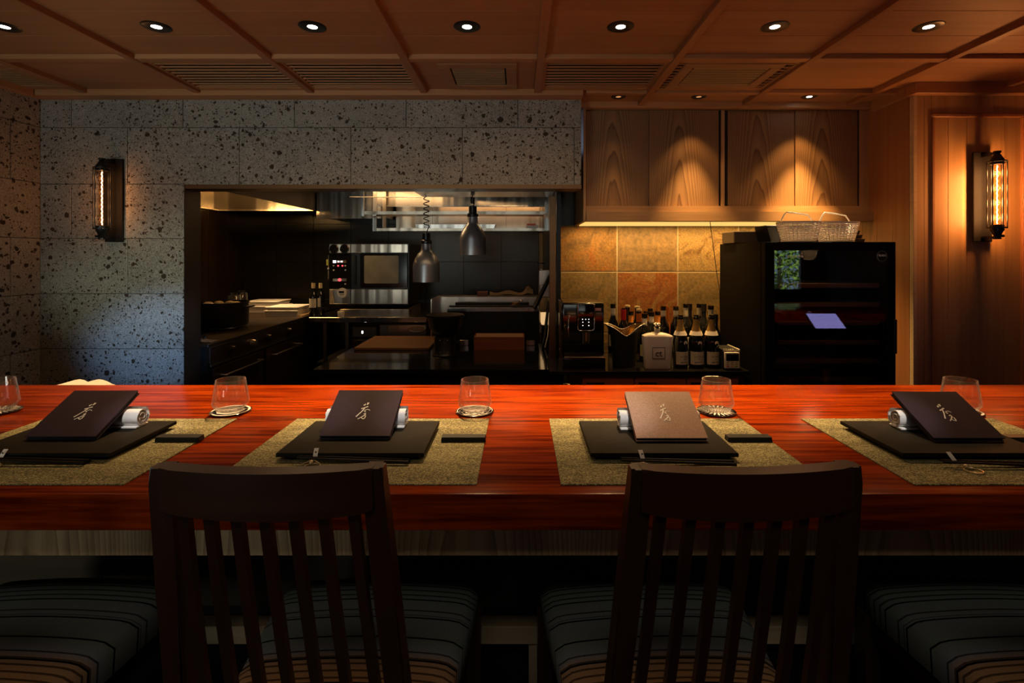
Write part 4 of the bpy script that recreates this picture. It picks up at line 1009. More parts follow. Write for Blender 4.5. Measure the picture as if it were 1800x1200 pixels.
# wine cooler bucket with a flared, gold-lined rim
t = thing('wine_cooler', 'black wine cooler bucket with a flared gold-lined rim beside the coffee machine', 'wine cooler', (PX(1097, 2.98), 2.98, BT+.0005))
b_ = B(); n_ = 48; rings = []
ctrl = [(0.0, .060, .055), (.10, .066, .060), (.20, .074, .066)]
def bucket(shell, out):
    secs = []
    for f in [k/10 for k in range(11)]:
        ring = []
        for k in range(n_):
            a = 2*PI*k/n_; c, s = math.cos(a), math.sin(a)
            H = .200+.058*abs(c)**1.6-(.022*(1-abs(c)) if s < 0 else 0); z = .004*shell+f*(H-.004*shell)
            fl = max(0, (f-.66)/.34)**2*abs(c)**3*.036
            rx_, ry_ = .066+.020*f+fl-shell*.0035, .058+.010*f-shell*.0035
            zz = z-max(0, (f-.80)/.20)**2*abs(c)**5*.016
            ring.append((c*rx_, s*ry_, zz))
        secs.append(ring)
    return secs
o_, i_ = bucket(0, 1), bucket(1, 0)
loft(b_, o_, False); b_.faces.new([v for v in b_.verts[:n_]][::-1]); ob('shell', b_, M['rest'], t, smooth=60)
b_ = B(); loft(b_, i_, False); b_.verts.ensure_lookup_table(); b_.faces.new([b_.verts[k] for k in range(n_)]); ob('lining', b_, M['brass'], t, smooth=60, label='gold lining')
b_ = B(); tube(b_, [(Vector(o_[-1][k])+Vector(i_[-1][k]))/2 for k in range(n_)], .0026, 6, True); ob('rim', b_, M['steelb'], t, smooth=60)
# white flask
d_ = 2.90; t = thing('ceramic_flask', 'white trapezoid ceramic flask bottle with a silver stopper and framed label', 'bottle', (PX(1155, d_), d_, BT+.0005))
b_ = B(); secs = []
for z, hx, hy in ((0, .068, .028), (.004, .071, .031), (.10, .079, .034), (.180, .0840, .036), (.186, .083, .035), (.196, .055, .028), (.202, .024, .018)):
    ring = []
    for k in range(40):
        a = 2*PI*k/40; c, s = math.cos(a), math.sin(a); p = (abs(c)**5+abs(s)**5)**(-.2); ring.append((c*p*hx, s*p*hy*(1), z))
    secs.append(ring)
loft(b_, secs); ob('body', b_, M['white'], t, smooth=40)
b_ = B(); lathe(b_, [(.0155, .2), (.0155, .222), (0, .2225)], seg=24); ob('neck', b_, M['label'], t, smooth=40)
b_ = B(); lathe(b_, [(.016, .223), (.019, .226), (.019, .232), (.010, .236), (.017, .244), (.020, .252), (.012, .258), (0, .259)], seg=24); ob('stopper', b_, M['chrome'], t, smooth=50)
b_ = B(); yf = -.0352
for a in ((-.035, .035, .123, .1245), (-.035, .035, .062, .0635), (-.035, -.0335, .0635, .123), (.0335, .035, .0635, .123)): box(b_, a[0], a[1], yf-.0012, yf+.003, a[2], a[3])
lb = ob('label_frame', b_, M['ink'], t)
text('lettering', 'ct', .052, (t.location.x, d_+yf-.0008, BT+.090), (PI/2, 0, 0), M['ink'], t)
text('lettering', 'flow gin', .012, (t.location.x, d_+yf-.0012, BT+.097), (PI/2, 0, 0), M['ink'], t) if 0 else None
# card terminal in its stand
d_ = 2.86; t = thing('card_terminal', 'white-framed card terminal in a dark box with coloured keys at the end of the counter', 'card terminal', (PX(1287, d_), d_, BT+.0005))
xa_, xb_ = PX(1273, d_), PX(1300, d_); zz = BT+.0005
b_ = B(); loft(b_, [[(xa_-.002, d_+.012, z), (xb_+.006, d_+.012, z), (xb_+.006, d_+.17, z), (xa_+.004, d_+.17, z)] for z in (zz, zz+.108)]); ob('box', b_, M['rest'], t, True)
b_ = B(); loft(b_, [[(xb_, d_+.010, z), (xb_+.007, d_+.010, z), (xb_+.007, d_+.17, z), (xb_, d_+.17, z)] for z in (zz+.1085, zz+.1125)]); box(b_, xa_-.002, xb_+.006, d_+.010, d_+.0118, zz+.100, zz+.1085); ob('box_edge', b_, M['neckw'], t, True)
b_ = B()
for k in range(5): box(b_, xa_+.006+k*.012, xa_+.010+k*.012, d_+.0125, d_+.03, zz+.1085, zz+.112)
ob('slot_teeth', b_, M['neckw'], t, True)
tr = B(); box(tr, xa_+.002, xb_-.002, d_-.008, d_+.009, zz+.010, zz+.097, .003, 2); dev = ob('device', tr, M['neckw'], t, True, 40)
ob('foot', bx(xa_+.002, xb_-.002, d_-.004, d_+.009, zz, zz+.0098), M['rest'], t, True)
ob('screen', bx(xa_+.008, xb_-.008, d_-.0092, d_-.0081, zz+.052, zz+.090), M['blackg'], dev, True)
for k in range(3):
    for j in range(3):
        ob('key', bx(xa_+.011+k*.024, xa_+.023+k*.024, d_-.0095, d_-.0081, zz+.018+j*.0115, zz+.024+j*.0115), M[('redk', 'yellow', 'green')[k]] if j == 0 else M['khaki'], dev, True)
# ================================================================ WALL LAMPS
def sconce(xp, d, xl, yt, yb, side, label, e):
    X = (xp-914)/900*d; z1, z0 = PZ(yt, d), PZ(yb, d)
    t = thing('wall_lamp', label, 'wall lamp', (X, d-.001, (z0+z1)/2), group='caged tube wall lamps')
    H = (z1-z0)/2; w2 = .054; o = .098
    ob('back_plate', bx(-w2, w2, -.014, 0, -H, H, .003), M['plate'], t)
    b_ = B(); box(b_, -.012, .012, -o, -.014, H-.030, H-.016); box(b_, -.012, .012, -o, -.014, -H+.016, -H+.030); ob('arm', b_, M['black'], t)
    zc1, zc0 = H-.055-.03, -H+.06+.03
    for s, za, zb in ((1, zc1, H-.016), (-1, -H+.016, zc0)):
        b_ = B(); lo, hi = min(za, zb), max(za, zb)
        prof = [(0, lo), (.030, lo), (.030, lo+.03), (.024, lo+.038), (.018, hi-.02), (.012, hi-.01), (.018, hi-.004), (.018, hi+.004), (0, hi+.005)] if s > 0 else [(0, lo-.005), (.018, lo-.004), (.018, lo+.004), (.012, lo+.010), (.018, lo+.02), (.024, hi-.038), (.030, hi-.03), (.030, hi), (0, hi)]
        lathe(b_, prof, (0, -o, 0), 24); ob('cap', b_, M['black'], t, smooth=40)
    b_ = B(); lathe(b_, [(.0165, zc0), (.0165, zc1)], (0, -o, 0), 20); bmesh.ops.solidify(b_, geom=b_.faces[:], thickness=.0008); ob('bulb', b_, M['bulb'], t, smooth=50)
    b_ = B(); zs = [zc0+.006+(zc1-zc0-.012)*k/40 for k in range(41)]
    tube(b_, [(.0016*math.cos(k*1.9), -o+.0016*math.sin(k*1.9), z) for k, z in enumerate(zs)], .0022, 5); ob('filament', b_, M['filament'], t)
    for k in range(6):
        a = 2*PI*k/6+.4; r = .041
        b_ = B(); cyl(b_, (r*math.cos(a), -o+r*math.sin(a), zc0-.02), (r*math.cos(a), -o+r*math.sin(a), zc1+.02), .0028, None, 8); ob('cage_bar', b_, M['black'], t, smooth=60)
    for z in (zc0-.016, zc1+.016): b_ = B(); lathe(b_, [(.026, z-.003), (.044, z-.003), (.044, z+.003), (.026, z+.003)], (0, -o, 0), 28); b_.verts.ensure_lookup_table(); ob('cage_ring', b_, M['black'], t, smooth=40)
    b_ = B(); cyl(b_, (side*.03, -o, H-.07), (side*.048, -o, H-.07), .006, None, 10); cyl(b_, (side*.018, -o, -H+.03), (side*.036, -o, -H+.03), .007, None, 10); ob('thumb_screw', b_, M['black'], t, smooth=50)
    for f in (-.6, -.2, .2, .6): point('wall_lamp_light', (X, d-o-.001, (z0+z1)/2+H*f*.8), e/4, (1, .50, .19), .02)
sconce(203, DS, 188, 280, 425, -1, 'black caged tube wall lamp glowing on the pitted stone wall', 1.0)
sconce(1724, DC-.004, 1742, 268, 425, 1, 'black caged tube wall lamp glowing on the cedar panelled column', 13)
# ================================================================ KITCHEN
def S(o, m, t, w=True, sm=0, nm=None): return ob(nm, o, m, t, w, sm)
# extractor hood over the range: open rim, lit inside
t = thing('extractor_hood', 'large steel extractor hood lit from inside above the range', 'hood', (-2.4, 4.0, CZ+.42))
zr = CZ+.42; hx0, hx1, hy0, hy1 = -2.905, -1.94, 3.19, 4.85
ob('near_side', bx(hx1-.012, hx1, hy0, hy1, zr, zr+.20), M['darkmetal'], t, True)  # shade on this unlit outer side is put in by a darker material
ob('wall_side', bx(hx0, hx0+.012, hy0, hy1, zr, zr+.20), M['hoodm'], t, True)
ob('end_panel', bx(hx0+.012, hx1-.012, hy1-.012, hy1, zr, zr+.20), M['hoodm'], t, True)
ob('front_panel', bx(hx0+.012, hx1-.012, hy0, hy0+.012, zr, zr+.20), M['hoodm'], t, True)
ob('top_panel', bx(hx0+.012, hx1-.012, hy0+.012, hy1-.012, zr+.196, zr+.20), M['hoodm'], t, True)
ob('rim_gutter', bx(hx0+.012, hx0+.06, hy0+.012, hy1-.012, zr, zr+.008), M['steel'], t, True)
ob('end_flange', bx(-2.87, hx1-.012, hy1-.02, hy1-.0125, zr-.004, zr+.012), M['steel'], t, True)
t = thing('oven_hood', 'steel hood box above the combi oven with golden streaks of light', 'hood', (-1.6, 4.9, CZ+.34))
ob('front_face', bx(-1.935, -1.32, 4.87, 4.885, PZ(384, 4.87), CZ+.62), M['hoodm'], t, True)
ob('body', bx(-1.935, -1.32, 4.886, 5.39, PZ(384, 4.87)+.02, CZ+.62), M['hoodm'], t, True)
t = thing('back_hood', 'long steel hood with a lit rim behind the hanging shelf rack', 'hood', (-.5, 4.7, CZ+.46))
ob('front_face', bx(-1.30, .24, 4.62, 4.635, PZ(362, 4.62), CZ+.62), M['hoodm'], t, True)
ob('rim', bx(-1.30, .24, 4.60, 4.64, PZ(363.5, 4.62), PZ(361, 4.62)), M['steelb'], t, True)
ob('top_panel', bx(-1.30, .24, 4.64, 5.39, CZ+.60, CZ+.62), M['hoodm'], t, True)
for i in range(4): ob('back_panel', bx(-1.30+i*.385, -.918+i*.385, 5.375, 5.39, PZ(405, 5.38), CZ+.60), M['steel'], t, True)
# dark soffit the heat lamps hang from
t = thing('soffit_box', 'dark steel soffit box just inside the top of the kitchen opening', 'soffit', (-.24, 3.5, CZ+.43))
ob('underside', bx(-.718, .232, 3.205, 3.80, CZ+.430, CZ+.438), M['hoodm'], t, True)
b_ = B(); box(b_, -.718, -.70, 3.205, 3.80, CZ+.4385, KC-.004); box(b_, -.70, .232, 3.782, 3.80, CZ+.4385, KC-.004); ob('body', b_, M['darkmetal'], t, True)
# ceiling tube light with slats
t = thing('kitchen_ceiling_light', 'slatted kitchen tube light glowing left of the soffit', 'ceiling light', (-1.1, 3.9, KC))
ob('housing', bx(-1.36, -.98, 3.78, 4.02, KC-.05, KC), M['steel'], t, True)
for i in range(5): ob('tube', bx(-1.34, -1.0, 3.80+i*.045, 3.82+i*.045, KC-.062, KC-.0505), M['tubeglow'], t, True)
# hanging shelf rack
t = thing('hanging_shelf_rack', 'two-tier brushed steel shelf rack hanging in the kitchen opening', 'shelf rack', (-.5, 4.1, CZ+.2))
zu, zl = PZ(373.5, 4.0), PZ(403, 4.35)
xu0, xu1 = PX(633, 4.0), PX(963, 4.0)
def lipshelf(nm, x0, x1, y0, y1, z):
    b_ = B(); box(b_, x0, x1, y0, y1, z-.004, z); box(b_, x0, x1, y0-.004, y0, z-.014, z+.010); box(b_, x0, x1, y1, y1+.004, z-.004, z+.03); return ob(nm, b_, M['steel'], t, True)
lipshelf('shelf', xu0+.03, xu1-.02, 4.0, 4.34, zu); lipshelf('shelf', PX(660, 4.35), PX(957, 4.35), 4.35, 4.66, zl)
for x, y, z0_, wd in ((xu0, 3.985, zu-.03, .033), (xu1-.024, 3.985, zu-.005, .028)): ob('upright', bx(x, x+wd, y, y+.012, z0_, KC), M['steelb'], t, True)
for x, y, z0_ in ((PX(656, 4.35), 4.335, zl-.016), (PX(957, 4.35), 4.335, zl-.012)): ob('upright', bx(x, x+.030, y, y+.012, z0_, zu-.016 if 0 else PZ(382, 4.35)), M['steelb'], t, True)
for x, y in ((PX(655, 4.33), 4.33), (PX(958, 4.33), 4.33), (PX(672, 4.56), 4.555)): ob('hanger', bx(x, x+.03, y+.012, y+.024, zl if y > 4.5 else zu, KC), M['steel'], t, True)
b_ = B(); cyl(b_, (PX(616, 4.0), 3.98, PZ(347, 4.0)), (PX(742, 4.0), 3.98, PZ(347, 4.0)), .004, None, 8); ob('hook_rail', b_, M['steel'], t, True, 50)
t = thing('steel_tray_stack', 'wide flat steel tray on the lower rack shelf', 'tray', (PX(820, 4.5), 4.5, zl+.0005))
b_ = B(); loft(b_, [[(-.33*q, -.10, z), (.36*q, -.10, z), (.36*q, .10, z), (-.33*q, .10, z)] for z, q in ((0, .94), (.045, 1))]); ob('tray', b_, M['steelb'], t)
t = thing('plastic_tub', 'white plastic tub with a red pack inside at the right end of the rack', 'tub', (PX(925, 4.48), 4.48, zl+.0005))
t.location.x = PX(931, 4.5)+.02; t.location.y = 4.46
b_ = B(); loft(b_, [[(-.055*q, -.06, z), (.055*q, -.06, z), (.055*q, .06, z), (-.055*q, .06, z)] for z, q in ((0, .85), (.036, 1))]); ob('tub', b_, M['white'], t)
ob('red_pack', bx(-.045, .03, -.04, .04, .0365, .052, .002), M['redk'], t)
bpy.data.objects['steel_tray_stack'].location.x = PX(800, 4.5)
# heat lamps
def heat_lamp(xp, yb, yt, ytop, D, label, coil):
    X = PX(xp, D); zb, zs, zt2 = PZ(yb, D), PZ(yt, D), CZ+.43
    t = thing('heat_lamp', label, 'pendant lamp', (X, D, zb), group='hanging heat lamps')
    h = zs-zb; r = 23.3/900*D
    b_ = B(); lathe(b_, [(r*.97, 0), (r, .003), (r, .0), (r*.995, h*.42), (r*.96, h*.50), (r*.86, h*.60), (r*.62, h*.74), (r*.44, h*.80), (r*.40, h*.85), (r*.38, h*.99), (0, h)], seg=40)
    ob('shade', b_, M['lampsteel'], t, smooth=50)
    b_ = B(); lathe(b_, [(0, h), (r*.42, h), (r*.42, h+.02), (r*.30, h+.028), (r*.30, h+.075), (r*.20, h+.08), (0, h+.08)], seg=20); ob('socket', b_, M['black'], t, smooth=50)
    b_ = B(); lathe(b_, [(0, .03), (r*.5, .035), (r*.45, .06), (0, .09)], seg=16); ob('bulb', b_, M['rest'], t, smooth=50)
    zc = h+.078; top = zt2-zb-.001
    b_ = B()
    if coil:
        n_ = 90; pts = [(.0, 0, zc)]+[(.013*math.cos(2*PI*k/7), .013*math.sin(2*PI*k/7), zc+.02+(top-zc-.03)*k/n_) for k in range(n_)]+[(0, 0, top)]
        tube(b_, pts, .0042, 6)
    else:
        n_ = 46; pts = [(0, 0, zc)]+[(.021*math.cos(2*PI*k/8), .012*math.sin(2*PI*k/8), zc+.05+(top-zc-.06)*k/n_) for k in range(n_)]+[(0, 0, top)]
        tube(b_, pts, .0036, 6)
    ob('coiled_cord', b_, M['black'], t, smooth=60)
heat_lamp(749.5, 495, 428, 330, 3.74, 'dull steel heat lamp hanging lower on a loose coiled cord', False)
heat_lamp(831, 448, 381, 330, 3.72, 'bright steel heat lamp hanging higher on a tight coiled cord', True)
# cooking range
RT = CZ-.56; RX = -1.95
t = thing('cooking_range', 'dark steel cooking range with round knobs along the kitchen side wall', 'range', (-2.4, 3.9, 0))
ob('body', bx(-2.90, RX-.02, 3.22, 4.60, .08, RT-.02), M['black'], t, True)
ob('cooktop', bx(-2.90, RX, 3.20, 4.60, RT-.02, RT, .003), M['darkmetal'], t, True)
ob('control_panel', bx(RX-.02, RX, 3.22, 4.60, RT-.13, RT-.022, .002), M['darkmetal'], t, True)
ob('edge_rail', bx(RX, RX+.012, 3.22, 4.60, RT-.145, RT-.132), M['steel'], t, True)
for i, yk in enumerate((3.45, 3.72, 3.95, 4.30)):
    b_ = B(); cyl(b_, (RX, yk, RT-.075), (RX+.035, yk, RT-.075), .026, .020, 20); ob('knob', b_, M['darkmetal'] if i != 1 else M['steel'], t, True, 40)
for i in range(2):
    y0 = 3.25+i*.68; d_ = ob('oven_door', bx(RX-.02, RX+.004, y0, y0+.64, .18, RT-.16, .004), M['darkmetal'], t, True)
    b_ = B(); tube(b_, [(RX+.004, y0+.08, RT-.22), (RX+.04, y0+.08, RT-.22), (RX+.04, y0+.56, RT-.22), (RX+.004, y0+.56, RT-.22)], .008, 8); ob('handle', b_, M['steel'], d_, True, 50)
for i in range(2):
    for j in range(2):
        cx, cy = -2.66+i*.42, 3.42+j*.42; b_ = B()
        tube(b_, [(cx+.12*math.cos(a), cy+.12*math.sin(a), RT+.018) for a in [2*PI*k/20 for k in range(20)]], .006, 6, True)
        for a in (0, PI/2): tube(b_, [(cx-.14*math.cos(a), cy-.14*math.sin(a), RT+.018), (cx+.14*math.cos(a), cy+.14*math.sin(a), RT+.018)], .006, 6)
        for a in (.3, 1.9, 3.5, 5): cyl(b_, (cx+.12*math.cos(a), cy+.12*math.sin(a), RT), (cx+.12*math.cos(a), cy+.12*math.sin(a), RT+.018), .006, None, 6)
        ob('burner_grate', b_, M['black'], t, True, 50)
t = thing('stock_pot', 'wide black stock pot with pale dumplings showing at its rim on the range', 'pot', (-2.27, 3.92, RT+.0245))
b_ = B(); lathe(b_, [(0, 0), (.165, 0), (.172, .01), (.176, .17), (.180, .172), (.180, .178), (.170, .178), (.168, .02), (0, .015)], seg=36); ob('body', b_, M['black'], t, smooth=40)
b_ = B()
for a in (.5, 1.4, 2.2, 3.0): bmesh.ops.create_uvsphere(b_, u_segments=12, v_segments=8, radius=.038, matrix=Matrix.Translation((.085*math.cos(a)*1.2, .10*math.sin(a)-.04, .160)) @ Matrix.Scale(.55, 4, (0, 0, 1)))
ob('filling', b_, M['khaki'], t, smooth=60)
b_ = B(); tube(b_, [(.178, -.03, .14), (.22, -.03, .145), (.22, .03, .145), (.178, .03, .14)], .007, 8); ob('handle', b_, M['black'], t, smooth=60)
t = thing('cloth', 'pale folded cloth on the near corner of the range by the opening', 'cloth', (-2.04, 3.30, RT+.0005))
b_ = B(); g = [[b_.verts.new((-.09+.17*i/8, -.05+.09*j/5, .003+.022*abs(math.sin(i*1.1+j*.7))*(1-i/9))) for i in range(9)] for j in range(6)]
for j in range(5):
    for i in range(8): b_.faces.new((g[j][i], g[j][i+1], g[j+1][i+1], g[j+1][i]))
bmesh.ops.solidify(b_, geom=b_.faces[:], thickness=.003); ob('folded_cloth', b_, M['khaki'], t, smooth=60)
# corner worktop and steel back worktop
t = thing('corner_worktop', 'dark corner worktop carrying the white trays beyond the range', 'worktop', (-2.4, 5.0, 0))
ob('top', bx(-2.90, RX, 4.605, 5.395, RT-.03, RT, .002), M['darkmetal'], t, True); ob('body', bx(-2.90, RX-.02, 4.62, 5.39, 0, RT-.0305), M['black'], t, True)
t = thing('steel_worktop', 'stainless worktop with a bright front edge under the combi oven', 'worktop', (-1.3, 5.0, 0))
BX0, BX1 = PX(543, 4.6), PX(750, 4.6)
ob('top', bx(BX0, BX1, 4.6, 5.39, RT-.045, RT, .003), M['steelb'], t, True)
for x in (BX0+.12, BX0+.32): ob('leg', bx(x, x+.03, 4.62, 4.65, 0, RT-.0455), M['steel'], t, True)
ob('lower_shelf', bx(BX0+.05, BX0+.34, 4.66, 5.3, .42, .44), M['steel'], t, True)
t = thing('undercounter_freezer', 'dark undercounter freezer with a small lit display and an oval drawer handle', 'freezer', (-1.3, 4.9, 0))
u0, u1 = PX(617, 4.62), PX(749, 4.62)
ob('body', bx(u0, u1, 4.64, 5.3, .02, RT-.0455), M['darkmetal'], t, True)
p_ = ob('control_panel', bx(PX(620, 4.62), PX(661, 4.62), 4.62, 4.64, PZ(592, 4.62), PZ(575, 4.62), .002), M['steel'], t, True)
text('lettering', '8', .04, (PX(637, 4.62), 4.6195, PZ(584, 4.62)), (PI/2, 0, 0), M['wled'], p_)
ob('door', bx(PX(620, 4.62), PX(661, 4.62), 4.62, 4.64, .05, PZ(597, 4.62), .002), M['darkmetal'], t, True)
dr_ = ob('drawer', bx(PX(668, 4.62), u1, 4.615, 4.64, PZ(600, 4.62), PZ(571, 4.62), .002), M['steel'], t, True)
b_ = B(); n_ = 30; cx, cz = PX(732, 4.6), PZ(579, 4.6)
tube(b_, [(cx+.085*math.cos(2*PI*k/n_), 4.608, cz+.027*math.sin(2*PI*k/n_)*abs(math.sin(2*PI*k/n_))**.4) for k in range(n_)], .004, 6, True); ob('oval_handle', b_, M['steelb'], dr_, True, 60)
# combi oven
DO = 4.7; t = thing('combi_oven', 'black and steel combi oven with a window, round gauges and red-lit controls', 'oven', (-1.4, 5.0, RT+.0005))
def q(x): return PX(x, DO)
def v(y): return PZ(y, DO)
ob('body', bx(q(578), q(718), DO+.02, 5.25, v(536), v(428)), M['black'], t, True)
ob('top_band', bx(q(617), q(717), DO, DO+.0195, v(444), v(429), .002), M['steel'], t, True)
ob('gauge_band', bx(q(579), q(616), DO, DO+.0195, v(444), v(429), .002), M['steel'], t, True)
for x in (587.5, 606):
    b_ = B(); cyl(b_, (q(x), DO-.02, v(437.3)), (q(x), DO, v(437.3)), .037, .040, 28); g_ = ob('gauge', b_, M['blackg'], t, True, 40)
    b_ = B(); tube(b_, [(q(x)+.038*math.cos(a), DO-.021, v(437.3)+.038*math.sin(a)) for a in [2*PI*k/28 for k in range(28)]], .003, 6, True); ob('gauge_rim', b_, M['chrome'], g_, True, 60)
cp = ob('control_panel', bx(q(579), q(616), DO, DO+.0195, v(507), v(445.5), .002), M['blackg'], t, True)
ob('display', bx(q(585), q(609), DO-.003, DO, v(462), v(457), .0005), M['bronze'], cp, True)
ob('display_segment', bx(q(585.5), q(591), DO-.005, DO-.0031, v(462), v(457.5)), M['lcd'], cp, True)
text('lettering', '86 80', .022, (q(598), DO-.0035, v(459.7)), (PI/2, 0, 0), M['wled'], cp)
for (x, y, m) in ((586.5, 467, 'neckw'), (607, 467, 'neckw'), (586.5, 474.5, 'neckw'), (607, 474.5, 'neckw'), (594.5, 467, 'red'), (602, 467, 'red'), (607, 499, 'neckw')):
    ob('button', bx(q(x)-.007, q(x)+.007, DO-.003, DO, v(y)-.006, v(y)+.006, .001), M[m], cp, True)
ob('switch_strip', bx(q(585), q(609), DO-.003, DO, v(494), v(489.5), .0005), M['steel'], cp, True)
b_ = B(); cyl(b_, (q(597.3), DO-.008, v(491.6)), (q(597.3), DO-.003, v(491.6)), .014, None, 18); ob('stop_button', b_, M['red'], cp, True)
dd = ob('door', bx(q(633), q(716), DO-.004, DO+.0195, v(506), v(445.5), .003), M['blackg'], t, True)
b_ = rbox(B(), 0, 0, (q(701)-q(640.5))/2, (v(449)-v(498))/2, 0, .003, .012); bmesh.ops.rotate(b_, cent=(0, 0, 0), matrix=Matrix.Rotation(PI/2, 3, 'X'), verts=b_.verts); bmesh.ops.translate(b_, vec=((q(701)+q(640.5))/2, DO-.0045, (v(449)+v(498))/2), verts=b_.verts)
ob('window', b_, mat('fogged_oven_window', (.30, .25, .14), .45, vary=.25, vsc=6), dd, True)
b_ = B(); tube(b_, [(q(624), DO, v(500)), (q(624), DO-.04, v(500)), (q(624), DO-.04, v(450)), (q(624), DO, v(450))], .007, 8); ob('handle', b_, M['black'], t, True, 60)
ob('lower_panel', bx(q(617), q(717), DO, DO+.0195, v(534), v(508.5), .002), M['steel'], t, True)
ob('lower_panel', bx(q(579), q(616), DO, DO+.0195, v(534), v(508.5), .002), M['steel'], t, True)
ob('base_ledge', bx(q(600), q(721), DO-.04, 5.2, RT+.001, v(542.5), .002), M['steel'], t, True)
t = thing('kitchen_timer', 'round white kitchen timer stuck on the lower left of the combi oven', 'timer', (q(602), DO-.001, v(514.5)))
b_ = B(); cyl(b_, (0, -.018, 0), (0, 0, 0), .044, .046, 32); ob('body', b_, M['white'], t, smooth=40)
ob('display', bx(-.026, .020, -.0195, -.0181, .000, .018), M['blackg'], t)
for k in range(3):
    b_ = B(); cyl(b_, (-.012+.014*k, -.0195, -.014), (-.012+.014*k, -.0181, -.014), .0045, None, 10); ob('button', b_, M['ink'], t)
single('note_card', 'tan note card leaning at the lower left of the combi oven beside the timer', 'card', loft(B(), [[(0, 0, 0), (.046, 0, 0), (.046, .0015, 0), (0, .0015, 0)], [(.0, .006, .11), (.016, .006, .11), (.016, .0075, .11), (0, .0075, .11)]]), M['khaki'], (q(580.5), DO-.012, v(532.5)))
t = thing('key_tag', 'yellow-green tag hanging at the left edge of the combi oven', 'tag', (q(575), DO+.02, v(452)))
b_ = B(); tube(b_, [(0.0045, 0.003, .02), (.004, 0, -.02), (.004, 0, -.20)], .003, 6); ob('cord', b_, M['necks'], t)
b_ = bx(-.014, .006, -.004, -.001, -.075, -.020, .001); ob('tag', b_, M['tag'], t); b_ = B(); bmesh.ops.create_uvsphere(b_, u_segments=10, v_segments=8, radius=.011, matrix=Matrix.Translation((.004, 0, -.105))); ob('ball', b_, M['white'], t, smooth=60)
# white jar
t = thing('white_jar', 'small white jar standing on the steel worktop below the combi oven', 'jar', (PX(600, 4.64), 4.632, RT+.0005))
b_ = B(); lathe(b_, [(0, 0), (.024, 0), (.029, .01), (.030, .028), (0, .028)], seg=20); ob('body', b_, M['white'], t, smooth=40)
b_ = B(); lathe(b_, [(0, .0285), (.030, .0285), (.031, .045), (.026, .052), (0, .053)], seg=20); ob('lid', b_, M['white'], t, smooth=40)
# bottles left of the oven
for p, d, k, s in ((551, 4.72, 0, 'cream-capped wine bottle with a pale label left of the combi oven'), (563.5, 4.80, 1, 'cream-capped wine bottle with a narrow label nearer the combi oven')):
    h = PZ(496, d)-RT; t = thing('wine_bottle', s, 'bottle', (PX(p, d), d, RT+.0005), group='wine bottles beside the combi oven')
    ob('glass_body', bottle_bm(h, .036, .0145, .44), M['wine'], t, smooth=50); ob('cap', ringy(.0155, h-.055, h-.006, 18, th=.0012), M['cork'], t, smooth=50)
    ob('label', ringy(.0362, h*.25, h*.52, 16, -PI/2-(1.1, .4)[k], -PI/2+(1.1, .4)[k]), M['label'], t, smooth=50)
# small jars behind the pot
for p, d, s in ((412, 4.75, 'empty clear glass jar behind the stock pot'), (424, 5.0, 'taller clear glass jar at the back behind the stock pot')):
    t = thing('glass_jar', s, 'jar', (PX(p, d), d, RT+.0005), group='glass jars behind the stock pot'); h = PZ(513 if p < 420 else 509, d)-RT
    b_ = B(); lathe(b_, [(0, 0), (.05, 0), (.055, .01), (.055, h-.04), (.045, h-.03), (.045, h-.025), (.0435, h-.025), (.0435, h-.032), (.0535, h-.042), (.0535, .012), (0, .006)], seg=24); ob('body', b_, M['glass'], t, smooth=50)
    b_ = B(); lathe(b_, [(.048, h-.0245), (.048, h-.004), (0, h)], seg=24); ob('lid', b_, M['chrome'], t, smooth=40)
# white lidded trays
def tray_box(x, y, z, W_, D_, H_, label, rz=0):
    t = thing('white_tray', label, 'tray', (x, y, z), rz, 'white lidded trays beyond the range')
    b_ = B(); loft(b_, [[(-W_/2*s, -D_/2*s, zz), (W_/2*s, -D_/2*s, zz), (W_/2*s, D_/2*s, zz), (-W_/2*s, D_/2*s, zz)] for zz, s in ((0, .94), (H_-.010, 1))]); ob('body', b_, M['white'], t)
    b_ = B(); box(b_, -W_/2-.006, W_/2+.006, -D_/2-.006, D_/2+.006, H_-.0095, H_, .003); ob('lid', b_, M['white'], t)
tray_box(PX(458, 4.95), 5.12, RT+.0005, .33, .30, .062, 'white lidded tray at the bottom of the stack beside the stock pot')
tray_box(PX(456, 4.95), 5.12, RT+.063, .32, .29, .046, 'white lidded tray on top of the stack beside the stock pot')
tray_box(PX(502, 4.72), 4.78, RT+.0005, .30, .30, .058, 'white lidded tray at the bottom of the stack nearer the bottles')
tray_box(PX(503, 4.72), 4.78, RT+.059, .29, .29, .030, 'white lidded tray on top of the stack nearer the bottles')
single('cutting_board', 'pale wooden cutting board at the end of the white trays beside the bottles', 'cutting board', rbox(B(), 0, 0, .022, .14, 0, .014, .008), M['boxin'], (PX(539, 4.8), 4.77, RT+.0005))
